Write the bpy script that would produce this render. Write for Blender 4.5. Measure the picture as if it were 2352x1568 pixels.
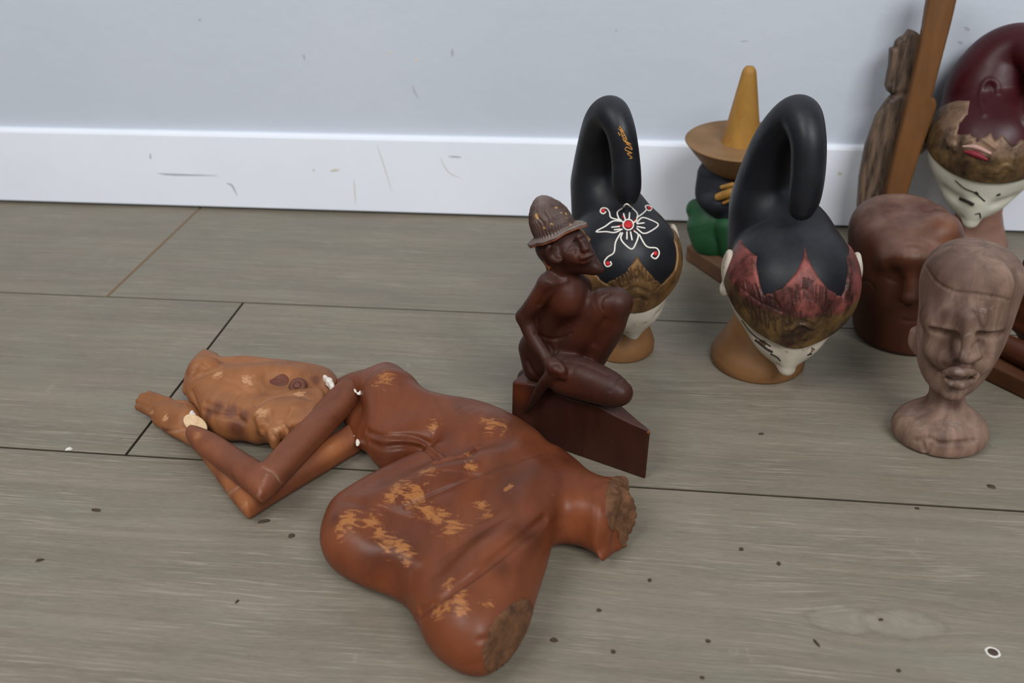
import bpy, math, random
import numpy as np
from mathutils import Matrix, Vector

for o in list(bpy.data.objects):
    bpy.data.objects.remove(o)
SC = bpy.context.scene
COL = SC.collection

# ------------------------------------------------------------------ camera
F_PX, CX, CY = 2087.0, 1176.0, 784.0
CAM_H = 0.42
RW = np.array([[0.99278948, -0.04539742, 0.11094194],
               [0.11842654, 0.51469982, -0.84915208],
               [-0.01855248, 0.85616772, 0.51636483]])
CAM = np.array([0.0, 0.0, CAM_H])
cd = bpy.data.cameras.new('camera')
cam = bpy.data.objects.new('camera', cd)
COL.objects.link(cam)
cd.sensor_fit = 'HORIZONTAL'
cd.sensor_width = 36.0
cd.lens = F_PX / 2352.0 * 36.0
cd.clip_start = 0.01
m4 = Matrix.Identity(4)
for i in range(3):
    for j in range(3):
        m4[i][j] = RW[i][j]
m4.translation = Vector(CAM)
cam.matrix_world = m4
cd.dof.use_dof = True
cd.dof.focus_distance = 0.655
cd.dof.aperture_fstop = 7.1
SC.camera = cam

# ------------------------------------------------------------------ light
w = bpy.data.worlds.new('world')
SC.world = w
w.use_nodes = True
bg = w.node_tree.nodes['Background']
bg.inputs['Color'].default_value = (0.93, 0.96, 1.0, 1)
bg.inputs['Strength'].default_value = 0.26

def area(name, loc, target, size, size_y, power, color):
    l = bpy.data.lights.new(name, 'AREA')
    l.shape = 'RECTANGLE'
    l.size, l.size_y = size, size_y
    l.energy = power
    l.color = color
    o = bpy.data.objects.new(name, l)
    COL.objects.link(o)
    o.location = loc
    o.rotation_euler = (Vector(target) - Vector(loc)).to_track_quat('-Z', 'Y').to_euler()
    return o

area('window_light', (-1.1, -0.6, 1.85), (0.1, 0.7, 0.0), 1.0, 1.0, 25, (1.0, 0.99, 0.97))
area('ceiling_light', (0.8, -1.05, 1.85), (0.1, 0.8, 0.1), 1.2, 0.8, 45, (0.98, 0.99, 1.0))
SC.view_settings.view_transform = 'Standard'
SC.view_settings.look = 'None'
SC.view_settings.gamma = 1.0
SC.view_settings.use_curve_mapping = False
SC.view_settings.exposure = 0.0

# ------------------------------------------------------------------ pixel <-> place helpers
FWD = -RW[:, 2]

def ray(u, v):
    return RW @ np.array([(u - CX) / F_PX, -(v - CY) / F_PX, -1.0])

def G(u, v, z=0.0):
    d = ray(u, v)
    return CAM + d * ((z - CAM_H) / d[2])

def on_plane(u, v, p0, n):
    d = ray(u, v)
    return CAM + d * (np.dot(np.asarray(p0) - CAM, n) / np.dot(d, n))

def mpp(p):
    return float(np.dot(np.asarray(p) - CAM, FWD)) / F_PX

class VPlane:
    """upright plane through a point of the floor; off = metres towards its normal"""
    def __init__(self, p0, n):
        self.p0 = np.array(p0, float)
        self.n = np.array([n[0], n[1], 0.0])
        self.n /= np.linalg.norm(self.n)
    def __call__(self, u, v, off=0.0):
        return on_plane(u, v, self.p0 + self.n * off, self.n)

def unit(v):
    v = np.asarray(v, float)
    return v / np.linalg.norm(v)

# ------------------------------------------------------------------ signed distance modelling
F32 = np.float32

def smin(a, b, k):
    if k <= 0:
        return np.minimum(a, b)
    h = np.maximum(k - np.abs(a - b), 0) / k
    return np.minimum(a, b) - h * h * (k * 0.25)

def smax(a, b, k):
    return -smin(-a, -b, k)

def length(v):
    return np.sqrt(np.einsum('ij,ij->i', v, v))

def f_sphere(c, r):
    c = np.asarray(c, F32)
    return lambda P: length(P - c) - F32(r)

def f_ell(c, axes, radii):
    """axes: 3 unit rows"""
    c = np.asarray(c, F32)
    A = np.asarray(axes, F32)
    r = np.asarray(radii, F32)
    def f(P):
        q = (P - c) @ A.T
        k0 = length(q / r)
        k1 = length(q / (r * r))
        return k0 * (k0 - 1) / np.maximum(k1, 1e-9)
    return f

def f_box(c, axes, half, rnd=0.0):
    c = np.asarray(c, F32)
    A = np.asarray(axes, F32)
    hf = np.asarray(half, F32) - F32(rnd)
    def f(P):
        q = np.abs((P - c) @ A.T) - hf
        return length(np.maximum(q, 0)) + np.minimum(q.max(axis=1), 0) - F32(rnd)
    return f

def f_plane(p, n):
    p = np.asarray(p, F32)
    n = np.asarray(unit(n), F32)
    return lambda P: (P - p) @ n

def catmull(pts, per=5, closed=False):
    pts = np.asarray(pts, float)
    n = len(pts)
    if n < 3 and not closed:
        t = np.linspace(0, 1, per + 1)[:, None]
        return pts[0] * (1 - t) + pts[1] * t
    out = []
    rng = range(n) if closed else range(n - 1)
    for i in rng:
        if closed:
            a, b, c, d = pts[(i - 1) % n], pts[i], pts[(i + 1) % n], pts[(i + 2) % n]
        else:
            b, c = pts[i], pts[i + 1]
            a = pts[i - 1] if i > 0 else 2 * b - c
            d = pts[i + 2] if i + 2 < n else 2 * c - b
        for k in range(per):
            t = k / per
            out.append(0.5 * (2 * b + (c - a) * t + (2 * a - 5 * b + 4 * c - d) * t * t + (3 * b - a - 3 * c + d) * t ** 3))
    if not closed:
        out.append(pts[-1])
    return np.array(out)

def f_chain(pts, rs, per=5, squash=None):
    """round tapering tube through pts; squash = (axis, factor): flatter along axis"""
    X = np.concatenate([np.asarray(pts, float), np.asarray(rs, float)[:, None]], axis=1)
    X = catmull(X, per) if per > 1 else X
    C, Rr = X[:, :3], np.maximum(X[:, 3], 1e-4)
    if squash is not None:
        ax = unit(squash[0])
        s = squash[1]
        c0 = C.mean(axis=0)
        M = np.eye(3) + (1.0 / s - 1.0) * np.outer(ax, ax)
        C = (C - c0) @ M.T + c0
        # keep the centre line, flatten only the section
    C = C.astype(F32)
    Rr = Rr.astype(F32)
    bc = (C.min(0) + C.max(0)) / 2
    br = F32(np.linalg.norm(C - bc, axis=1).max() + Rr.max())
    def f(P):
        if squash is None and len(P) > 400 and len(C) > 4:
            far = length(P - bc) - br
            out = far + F32(0.004)
            nr = far < 0.026
            if nr.any():
                out[nr] = core(P[nr])
            return out
        return core(P)
    def core(P):
        if squash is not None:
            P = ((P - c0.astype(F32)) @ M.T.astype(F32) + c0.astype(F32)).astype(F32)
        D = None
        for i in range(len(C) - 1):
            a = C[i]
            ba = C[i + 1] - a
            l2 = float(ba @ ba) + 1e-12
            pa = P - a
            t = np.clip((pa @ ba) / F32(l2), 0, 1)
            d = length(pa - t[:, None] * ba) - (Rr[i] + (Rr[i + 1] - Rr[i]) * t)
            D = d if D is None else np.minimum(D, d)
        if squash is not None:
            D = D * F32(min(1.0, squash[1]))
        return D
    return f

def poly_dist(P, pts):
    pts = np.asarray(pts, F32)
    D = None
    if len(pts) == 1:
        return length(P - pts[0])
    for i in range(len(pts) - 1):
        a = pts[i]
        ba = pts[i + 1] - a
        l2 = float(ba @ ba) + 1e-12
        pa = P - a
        t = np.clip((pa @ ba) / F32(l2), 0, 1)
        d = length(pa - t[:, None] * ba)
        D = d if D is None else np.minimum(D, d)
    return D

def f_extrude(poly3, origin, ex, ey, half, rnd, per=4, mid=0.0, smooth=True):
    """rounded slab: outline poly3 (world points) in the plane (origin, ex, ey), half thickness along the normal"""
    origin = np.asarray(origin, float)
    ex, ey = unit(ex), unit(ey)
    ez = np.cross(ex, ey)
    q = np.asarray(poly3, float) - origin
    poly = np.stack([q @ ex, q @ ey], axis=1)
    if smooth:
        poly = catmull(poly, per, closed=True)
    lo, hi = poly.min(0) - 0.02, poly.max(0) + 0.02
    step = max((hi - lo).max() / 420.0, 0.0004)
    nx, ny = (np.ceil((hi - lo) / step).astype(int) + 1)
    gx = lo[0] + np.arange(nx) * step
    gy = lo[1] + np.arange(ny) * step
    XX, YY = np.meshgrid(gx, gy, indexing='ij')
    d2 = np.full(XX.shape, 1e9)
    ins = np.zeros(XX.shape, bool)
    n = len(poly)
    for i in range(n):
        ax, ay = poly[i]
        bx, by = poly[(i + 1) % n]
        dx, dy = bx - ax, by - ay
        t = np.clip(((XX - ax) * dx + (YY - ay) * dy) / (dx * dx + dy * dy + 1e-15), 0, 1)
        d2 = np.minimum(d2, (XX - ax - t * dx) ** 2 + (YY - ay - t * dy) ** 2)
        c = ((ay > YY) != (by > YY))
        if dy != 0:
            ins ^= c & (XX < dx * (YY - ay) / dy + ax)
    grid = np.sqrt(d2)
    grid[ins] *= -1
    grid = grid.astype(F32)
    o32, ex32, ey32, ez32 = [a.astype(F32) for a in (origin, ex, ey, ez)]
    def f(P):
        q = P - o32
        x = (q @ ex32 - F32(lo[0])) / F32(step)
        y = (q @ ey32 - F32(lo[1])) / F32(step)
        xc = np.clip(x, 0, nx - 1.001)
        yc = np.clip(y, 0, ny - 1.001)
        i = xc.astype(int)
        j = yc.astype(int)
        fx, fy = xc - i, yc - j
        d = (grid[i, j] * (1 - fx) + grid[i + 1, j] * fx) * (1 - fy) + (grid[i, j + 1] * (1 - fx) + grid[i + 1, j + 1] * fx) * fy
        d = d + np.hypot(x - xc, y - yc) * F32(step)
        z = np.abs(q @ ez32 - F32(mid))
        wx = d + rnd
        wy = z - (half - rnd)
        return (np.minimum(np.maximum(wx, wy), 0) + np.hypot(np.maximum(wx, 0), np.maximum(wy, 0)) - rnd).astype(F32)
    return f

class Sdf:
    def __init__(self):
        self.ops = []
    def add(self, f, k=0.0):
        self.ops.append(('u', f, k)); return self
    def cut(self, f, k=0.0):
        self.ops.append(('s', f, k)); return self
    def keep(self, f, k=0.0):
        self.ops.append(('i', f, k)); return self
    def disp(self, pts, depth, width):
        """groove (depth > 0) or ridge (depth < 0) along a polyline"""
        pts = np.asarray(pts, F32)
        bc = (pts.min(0) + pts.max(0)) / 2
        br = F32(np.linalg.norm(pts - bc, axis=1).max() + 3.2 * width)
        self.ops.append(('d', (pts, F32(depth), F32(width), bc, br), 0)); return self
    def field(self, f):
        self.ops.append(('f', f, 0)); return self
    def __call__(self, P):
        P = np.asarray(P, F32)
        D = None
        for t, f, k in self.ops:
            if t == 'u':
                D = f(P) if D is None else smin(D, f(P), k)
            elif t == 's':
                D = smax(D, -f(P), k)
            elif t == 'i':
                D = smax(D, f(P), k)
            elif t == 'd':
                pts, a, wd, bc, br = f
                near = (np.abs(D) < 0.015) & (length(P - bc) < br)
                if near.any():
                    dd = poly_dist(P[near], pts)
                    D = D.copy()
                    D[near] += a * np.exp(-(dd / wd) ** 2)
            else:
                D = D + f(P)
        return D
    def hit(self, uv, extra=0.0):
        """points where the pixel rays meet the surface"""
        uv = np.asarray(uv, float).reshape(-1, 2)
        d = np.stack([ray(u, v) for u, v in uv])
        d /= np.linalg.norm(d, axis=1)[:, None]
        t = np.full(len(uv), 0.25)
        best = np.full(len(uv), 1e9)
        bt = t.copy()
        for _ in range(60):
            D = self((CAM + d * t[:, None]).astype(F32))
            if np.abs(D).max() < 4e-5:
                bt = t
                break
            bb = np.abs(D) < best
            best[bb] = np.abs(D)[bb]
            bt[bb] = t[bb]
            t = t + np.clip(D, -0.02, 0.08) * 0.85
        return CAM + d * (bt - extra)[:, None]
    def line(self, uv, per=5):
        return self.hit(catmull(np.asarray(uv, float), per))

def grid_mesh(f, lo, hi, h):
    """naive surface nets of f on a block-sparse grid (blocks of 8, then of 4, then points)"""
    lo = np.asarray(lo, float)
    hi = np.asarray(hi, float)
    nb = np.ceil((hi - lo) / (h * 8)).astype(int)
    n = nb * 8
    def ev(P):
        return np.concatenate([f(c) for c in np.array_split(P, max(1, len(P) // 60000))])
    def centres(idx, s):
        return (lo + (idx * s + (s - 1) / 2) * h).astype(F32)
    b8 = np.stack(np.meshgrid(*[np.arange(k) for k in nb], indexing='ij'), -1).reshape(-1, 3)
    d8 = ev(centres(b8, 8))
    vol = np.repeat(np.repeat(np.repeat(d8.reshape(nb), 8, 0), 8, 1), 8, 2).astype(F32)
    b8 = b8[np.abs(d8) < 7.6 * h + 0.0012]
    o2 = np.stack(np.meshgrid(*[np.arange(2)] * 3, indexing='ij'), -1).reshape(-1, 3)
    o4 = np.stack(np.meshgrid(*[np.arange(4)] * 3, indexing='ij'), -1).reshape(-1, 3)
    b4 = (b8[:, None, :] * 2 + o2[None]).reshape(-1, 3)
    d4 = ev(centres(b4, 4))
    idx = (b4[:, None, :] * 4 + o4[None])
    vol[idx[..., 0], idx[..., 1], idx[..., 2]] = d4[:, None]
    b4 = b4[np.abs(d4) < 3.9 * h + 0.0006]
    idx = (b4[:, None, :] * 4 + o4[None]).reshape(-1, 3)
    vol[idx[:, 0], idx[:, 1], idx[:, 2]] = ev((lo + idx * h).astype(F32))
    sg = vol < 0
    cnt = np.zeros(n - 1, np.int8)
    for dx in (0, 1):
        for dy in (0, 1):
            for dz in (0, 1):
                cnt += sg[dx:n[0] - 1 + dx, dy:n[1] - 1 + dy, dz:n[2] - 1 + dz]
    cells = np.argwhere((cnt > 0) & (cnt < 8))
    vid = np.full(n - 1, -1, np.int32)
    vid[cells[:, 0], cells[:, 1], cells[:, 2]] = np.arange(len(cells))
    corners = np.array([[0,0,0],[1,0,0],[0,1,0],[1,1,0],[0,0,1],[1,0,1],[0,1,1],[1,1,1]])
    val = np.stack([vol[cells[:, 0] + c[0], cells[:, 1] + c[1], cells[:, 2] + c[2]] for c in corners], 1)
    acc = np.zeros((len(cells), 3))
    num = np.zeros(len(cells))
    for a, b in [(0,1),(2,3),(4,5),(6,7),(0,2),(1,3),(4,6),(5,7),(0,4),(1,5),(2,6),(3,7)]:
        va, vb = val[:, a], val[:, b]
        x = (va < 0) != (vb < 0)
        t = np.where(x, va / np.where(x, va - vb, 1), 0)
        p = corners[a] + (corners[b] - corners[a]) * t[:, None]
        acc += np.where(x[:, None], p, 0)
        num += x
    V = lo + (cells + acc / num[:, None]) * h
    quads = []
    for ax in range(3):
        o1, o2 = (ax + 1) % 3, (ax + 2) % 3
        sl_a = [slice(None)] * 3
        sl_b = [slice(None)] * 3
        sl_a[ax] = slice(0, n[ax] - 1)
        sl_b[ax] = slice(1, n[ax])
        A, B = sg[tuple(sl_a)], sg[tuple(sl_b)]
        e = np.argwhere(A != B)
        e = e[(e[:, o1] > 0) & (e[:, o2] > 0) & (e[:, o1] < n[o1] - 1) & (e[:, o2] < n[o2] - 1)]
        flip = A[e[:, 0], e[:, 1], e[:, 2]]
        def cid(d1, d2):
            c = e.copy()
            c[:, o1] -= d1
            c[:, o2] -= d2
            return vid[c[:, 0], c[:, 1], c[:, 2]]
        q = np.stack([cid(1, 1), cid(0, 1), cid(0, 0), cid(1, 0)], 1)
        q = np.where(flip[:, None], q, q[:, ::-1])
        quads.append(q)
    Q = np.concatenate(quads)
    Q = Q[(Q >= 0).all(1)]
    # one Newton step on to the surface
    e = h * 0.5
    P = V.astype(F32)
    D = ev(P)
    g = np.stack([ev(P + F32(e) * np.eye(3, dtype=F32)[a]) - D for a in range(3)], 1) / e
    gl = np.maximum(length(g), 0.3)
    step = np.clip(D / gl, -h * 0.6, h * 0.6)
    V = V - (g / gl[:, None]) * step[:, None]
    return V, Q

# ------------------------------------------------------------------ object helpers
def wloc(o):
    v = Vector(o.location)
    while o.parent is not None:
        o = o.parent
        v = v + Vector(o.location)
    return v

def link_mesh(name, V, Q, mat, parent=None, base=None, smooth=True):
    V = np.asarray(V, float)
    base = np.zeros(3) if base is None else np.asarray(base, float)
    me = bpy.data.meshes.new(name)
    if isinstance(Q, np.ndarray):
        me.vertices.add(len(V))
        me.vertices.foreach_set('co', (V - base).astype(F32).ravel())
        nq = Q.shape[1]
        me.loops.add(Q.size)
        me.loops.foreach_set('vertex_index', Q.astype(np.int32).ravel())
        me.polygons.add(len(Q))
        me.polygons.foreach_set('loop_start', (np.arange(len(Q)) * nq).astype(np.int32))
        me.polygons.foreach_set('loop_total', np.full(len(Q), nq, np.int32))
        me.update(calc_edges=True)
        me.validate()
    else:
        me.from_pydata([tuple(p) for p in (V - base)], [], Q)
    if smooth:
        me.polygons.foreach_set('use_smooth', [True] * len(me.polygons))
    me.materials.append(mat)
    o = bpy.data.objects.new(name, me)
    COL.objects.link(o)
    if parent is not None:
        o.parent = parent
        o.location = Vector(base) - wloc(parent)
    else:
        o.location = Vector(base)
    return o

def empty(name, loc, label, cat, group=None):
    o = bpy.data.objects.new(name, None)
    COL.objects.link(o)
    o.empty_display_size = 0.02
    o.location = Vector(loc)
    tag(o, label, cat, group)
    return o

def tag(o, label=None, cat=None, group=None, kind=None):
    for k, v in (('label', label), ('category', cat), ('group', group), ('kind', kind)):
        if v:
            o[k] = v
    return o

def attr(o, name, vals):
    a = o.data.attributes.new(name, 'FLOAT', 'POINT')
    a.data.foreach_set('value', np.asarray(vals, F32))

def sdf_part(name, f, lo, hi, h, mat, parent, attrs=None):
    V, Q = grid_mesh(f, lo, hi, h)
    o = link_mesh(name, V, Q, mat, parent, base=np.array(wloc(parent)) if parent else None)
    for k, fn in (attrs or {}).items():
        attr(o, k, fn(V.astype(F32)))
    return o

def patches(pts, rads):
    """soft spots on a surface: 1 at a point, 0 away from it"""
    pts = np.asarray(pts, F32)
    def f(P):
        D = np.zeros(len(P), F32)
        for p, r in zip(pts, rads):
            D = np.maximum(D, np.exp(-(length(P - p) / F32(r)) ** 2))
        return D
    return f

def near_lines(lines, wd):
    def f(P):
        D = np.zeros(len(P), F32)
        for l in lines:
            l = np.asarray(l, F32)
            bc = (l.min(0) + l.max(0)) / 2
            nr = length(P - bc) < F32(np.linalg.norm(l - bc, axis=1).max() + 3 * wd)
            D[nr] = np.maximum(D[nr], np.exp(-(poly_dist(P[nr], l) / F32(wd)) ** 2))
        return D
    return f

def tube_mesh(paths, radii, sides=6, flat=1.0, normals=None):
    """tubes along world polylines, tapered to the ends; joined in one mesh"""
    V, Q = [], []
    for pi, pts in enumerate(paths):
        pts = np.asarray(pts, float)
        r = radii[pi] if isinstance(radii, (list, tuple)) else radii
        n = len(pts)
        rr = np.full(n, r) if np.isscalar(r) else np.asarray(r, float)
        b0 = len(V)
        for i in range(n):
            t = unit(pts[min(i + 1, n - 1)] - pts[max(i - 1, 0)] + 1e-9)
            a = unit(np.cross(t, [0.31, 0.17, 0.93]))
            b = np.cross(t, a)
            for k in range(sides):
                an = 2 * math.pi * k / sides
                V.append(pts[i] + rr[i] * (math.cos(an) * a + math.sin(an) * b))
        for i in range(n - 1):
            for k in range(sides):
                Q.append((b0 + i * sides + k, b0 + i * sides + (k + 1) % sides, b0 + (i + 1) * sides + (k + 1) % sides, b0 + (i + 1) * sides + k))
        Q.append(tuple(b0 + k for k in range(sides))[::-1])
        Q.append(tuple(b0 + (n - 1) * sides + k for k in range(sides)))
    return np.array(V), Q

def box_mesh(lo, hi, bev=0.0):
    x0, y0, z0 = lo
    x1, y1, z1 = hi
    if bev <= 0:
        V = [(x0,y0,z0),(x1,y0,z0),(x1,y1,z0),(x0,y1,z0),(x0,y0,z1),(x1,y0,z1),(x1,y1,z1),(x0,y1,z1)]
        Q = [(3,2,1,0),(4,5,6,7),(0,1,5,4),(1,2,6,5),(2,3,7,6),(3,0,4,7)]
    else:
        b = bev
        V = [(x0,y0,z0),(x1,y0,z0),(x1,y1,z0),(x0,y1,z0),
             (x0,y0,z1-b),(x1,y0,z1-b),(x1,y1,z1-b),(x0,y1,z1-b),
             (x0+b,y0+b,z1),(x1-b,y0+b,z1),(x1-b,y1-b,z1),(x0+b,y1-b,z1)]
        Q = [(3,2,1,0),(8,9,10,11)]
        for i in range(4):
            j = (i + 1) % 4
            Q.append((i, j, 4 + j, 4 + i))
            Q.append((4 + i, 4 + j, 8 + j, 8 + i))
    return np.array(V, float), Q

# ------------------------------------------------------------------ materials
def srgb(r, g, b):
    f = lambda c: (c / 255 / 12.92) if c / 255 <= 0.04045 else ((c / 255 + 0.055) / 1.055) ** 2.4
    return (f(r), f(g), f(b), 1.0)

class NT:
    def __init__(self, name):
        self.m = bpy.data.materials.new(name)
        self.m.use_nodes = True
        self.t = self.m.node_tree
        self.b = self.t.nodes['Principled BSDF']
        self.co = self.t.nodes.new('ShaderNodeTexCoord').outputs['Object']
    def n(self, kind, **kw):
        nd = self.t.nodes.new('ShaderNode' + kind)
        for k, v in kw.items():
            setattr(nd, k, v)
        return nd
    def put(self, sock, v):
        if hasattr(v, 'is_output'):
            self.t.links.new(v, sock)
        else:
            sock.default_value = v
    def mapping(self, scale=(1, 1, 1), rot=(0, 0, 0), loc=(0, 0, 0)):
        nd = self.n('Mapping')
        self.put(nd.inputs['Vector'], self.co)
        nd.inputs['Scale'].default_value = scale
        nd.inputs['Rotation'].default_value = rot
        nd.inputs['Location'].default_value = loc
        return nd.outputs[0]
    def noise(self, scale, vec=None, detail=4.0, rough=0.55, dist=0.0):
        nd = self.n('TexNoise')
        self.put(nd.inputs['Vector'], self.co if vec is None else vec)
        nd.inputs['Scale'].default_value = scale
        nd.inputs['Detail'].default_value = detail
        nd.inputs['Roughness'].default_value = rough
        nd.inputs['Distortion'].default_value = dist
        return nd.outputs['Fac']
    def ramp(self, fac, lo, hi, a=0.0, b=1.0):
        nd = self.n('MapRange')
        self.put(nd.inputs['Value'], fac)
        nd.inputs['From Min'].default_value = lo
        nd.inputs['From Max'].default_value = hi
        nd.inputs['To Min'].default_value = a
        nd.inputs['To Max'].default_value = b
        return nd.outputs[0]
    def math(self, op, a, b=0.0):
        nd = self.n('Math', operation=op)
        self.put(nd.inputs[0], a)
        self.put(nd.inputs[1], b)
        return nd.outputs[0]
    def mix(self, fac, a, b, mode='MIX'):
        nd = self.n('MixRGB', blend_type=mode)
        self.put(nd.inputs[0], fac)
        self.put(nd.inputs[1], a)
        self.put(nd.inputs[2], b)
        return nd.outputs[0]
    def attr(self, name):
        return self.n('Attribute', attribute_name=name).outputs['Fac']
    def bump(self, height, strength=0.3, dist=0.001, prev=None):
        nd = self.n('Bump')
        nd.inputs['Strength'].default_value = strength
        nd.inputs['Distance'].default_value = dist
        self.put(nd.inputs['Height'], height)
        if prev is not None:
            self.put(nd.inputs['Normal'], prev)
        return nd.outputs[0]
    def upness(self):
        g = self.n('NewGeometry')
        s = self.n('SeparateXYZ')
        self.put(s.inputs[0], g.outputs['Normal'])
        return s.outputs['Z']
    def out(self, color, rough=0.5, normal=None, spec=0.27, coat=0.0):
        self.put(self.b.inputs['Base Color'], color)
        self.put(self.b.inputs['Roughness'], rough)
        self.put(self.b.inputs['Specular IOR Level'], spec)
        if coat:
            self.put(self.b.inputs['Coat Weight'], coat)
            self.b.inputs['Coat Roughness'].default_value = 0.25
        if normal is not None:
            self.put(self.b.inputs['Normal'], normal)
        return self.m

def wood(name, dark, light, grain=(1, 1, 1), scale=60, rough=(0.35, 0.6), wear=None, dust=None, dust_amt=0.0,
         rot=(0, 0, 0), groove=None, bump=0.15, contrast=(0.35, 0.68), tint=None, spec=0.27):
    n = NT(name)
    v = n.mapping(grain, rot)
    a = n.noise(scale, v, 5, 0.6, 0.6)
    big = n.noise(9, None, 2, 0.5)
    f = n.math('ADD', n.math('MULTIPLY', a, 0.65), n.math('MULTIPLY', big, 0.35))
    col = n.mix(n.ramp(f, *contrast), dark, light)
    if tint is not None:
        col = n.mix(n.attr('tint'), col, tint)
    wn = n.noise(110, n.mapping((0.7, 1.9, 1.0), (0, 0, 0.7)), 9, 0.72, 1.6)
    if wear is not None:
        wv = n.math('ADD', wn, n.math('MULTIPLY', n.attr('wear'), 0.25))
        col = n.mix(n.math('MULTIPLY', n.ramp(wv, 0.66, 0.74), 0.8), col, wear)
    if groove is not None:
        col = n.mix(n.math('MULTIPLY', n.math('MULTIPLY', n.attr('groove'), 0.8), n.ramp(wn, 0.38, 0.66)), col, groove)
    if dust is not None:
        dn = n.noise(22, None, 4, 0.6)
        dv = n.math('MULTIPLY', n.ramp(n.upness(), 0.2, 1.0), n.ramp(dn, 0.3, 0.75))
        col = n.mix(n.math('MULTIPLY', dv, dust_amt), col, dust)
    rg = n.ramp(n.noise(40, None, 3), 0.3, 0.7, *rough)
    nm = n.bump(a, bump, 0.0006)
    return n.out(col, rg, nm, spec)

M = {}
def make_materials():
    # wall paint
    n = NT('wall_paint')
    c = n.mix(n.ramp(n.noise(3.0, None, 4), 0.3, 0.7), srgb(190, 197, 207), srgb(197, 203, 213))
    st = n.ramp(n.noise(26, n.mapping((1, 1, 0.45), (0, 0.5, 0)), 5, 0.6), 0.735, 0.77)
    c = n.mix(n.math('MULTIPLY', st, 0.35), c, srgb(140, 145, 160))
    M['wall'] = n.out(c, 0.6, n.bump(n.noise(35, None, 5, 0.6), 0.35, 0.002), 0.35)
    n = NT('baseboard_paint')
    c = n.mix(n.ramp(n.noise(7, None, 4), 0.3, 0.75), srgb(236, 241, 250), srgb(228, 233, 242))
    st = n.ramp(n.noise(30, n.mapping((0.3, 1, 1.3), (0, 0.25, 0)), 5, 0.6), 0.70, 0.76)
    c = n.mix(n.math('MULTIPLY', st, 0.45), c, srgb(165, 163, 160))
    M['base'] = n.out(c, 0.42, n.bump(n.noise(60, None, 3), 0.12, 0.001))
    n = NT('baseboard_gap')
    M['gap'] = n.out(n.mix(n.noise(50), srgb(30, 30, 26), srgb(52, 50, 42)), 0.9)
    # floor planks: grey washed oak print
    n = NT('grey_oak_plank')
    oi = n.n('ObjectInfo')
    sh = n.n('VectorMath', operation='ADD')
    n.put(sh.inputs[0], n.co)
    cm = n.n('CombineXYZ')
    n.put(cm.inputs[0], n.math('MULTIPLY', oi.outputs['Random'], 13.0))
    n.put(cm.inputs[1], n.math('MULTIPLY', oi.outputs['Random'], 7.0))
    n.put(sh.inputs[1], cm.outputs[0])
    def mp(scale):
        nd = n.n('Mapping')
        n.put(nd.inputs[0], sh.outputs[0])
        nd.inputs['Scale'].default_value = scale
        return nd.outputs[0]
    warp = n.noise(5, mp((0.6, 1.6, 1)), 3, 0.5)
    wv = n.n('VectorMath', operation='ADD')
    cw = n.n('CombineXYZ')
    n.put(cw.inputs[1], n.math('MULTIPLY', warp, 0.022))
    n.put(wv.inputs[0], sh.outputs[0])
    n.put(wv.inputs[1], cw.outputs[0])
    # two knots in the near plank: the grain bends round them
    pos = n.n('NewGeometry').outputs['Position']
    sp = n.n('SeparateXYZ')
    n.put(sp.inputs[0], pos)
    knots = []
    bend = None
    for (ku, kv, ka, kb) in ((1940, 1422, 0.020, 0.0105), (2072, 1432, 0.022, 0.0105)):
        kc = G(ku, kv)
        dx = n.math('DIVIDE', n.math('SUBTRACT', sp.outputs[0], float(kc[0])), ka)
        dyr = n.math('SUBTRACT', sp.outputs[1], float(kc[1]))
        dy = n.math('DIVIDE', dyr, kb)
        r2 = n.math('ADD', n.math('MULTIPLY', dx, dx), n.math('MULTIPLY', dy, dy))
        kk = n.math('EXPONENT', n.math('MULTIPLY', r2, -0.35))
        knots.append(r2)
        bb = n.math('MULTIPLY', n.math('MULTIPLY', kk, dyr), -0.75)
        bend = bb if bend is None else n.math('ADD', bend, bb)
    cb = n.n('CombineXYZ')
    n.put(cb.inputs[1], bend)
    wv2 = n.n('VectorMath', operation='ADD')
    n.put(wv2.inputs[0], wv.outputs[0])
    n.put(wv2.inputs[1], cb.outputs[0])
    wv = wv2
    def mpw(scale):
        nd = n.n('Mapping')
        n.put(nd.inputs[0], wv.outputs[0])
        nd.inputs['Scale'].default_value = scale
        return nd.outputs[0]
    broad = n.noise(16, mpw((0.22, 1.6, 1)), 4, 0.6)
    c = n.mix(n.ramp(broad, 0.3, 0.7), srgb(110, 102, 87), srgb(131, 122, 107))
    green = n.noise(7, mp((0.5, 1, 1)), 3)
    c = n.mix(n.math('MULTIPLY', n.ramp(green, 0.45, 0.7), 0.35), c, srgb(112, 109, 89))
    mid = n.noise(70, mpw((0.05, 2.2, 1)), 4, 0.6)
    c = n.mix(n.math('MULTIPLY', n.ramp(mid, 0.42, 0.62), 0.35), c, srgb(92, 86, 73))
    fine = n.noise(170, mpw((0.11, 3.4, 1)), 4, 0.65)
    gate = n.ramp(n.noise(18, mp((0.5, 1.0, 1)), 3), 0.30, 0.58)
    streak = n.math('MULTIPLY', n.ramp(fine, 0.53, 0.66), gate)
    c = n.mix(n.math('MULTIPLY', streak, 0.55), c, srgb(167, 158, 143))
    dk = n.ramp(n.noise(150, mpw((0.08, 3.0, 3.3)), 3, 0.6), 0.60, 0.72)
    c = n.mix(n.math('MULTIPLY', dk, 0.35), c, srgb(74, 67, 59))
    blot = n.noise(24, mp((0.6, 1.2, 1)), 4, 0.6)
    c = n.mix(n.math('MULTIPLY', n.ramp(blot, 0.5, 0.72), 0.30), c, srgb(126, 128, 114))
    c = n.mix(n.math('MULTIPLY', n.ramp(blot, 0.48, 0.28), 0.30), c, srgb(133, 118, 110))
    smud = n.ramp(n.noise(11, None, 4, 0.6), 0.56, 0.78)
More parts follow.
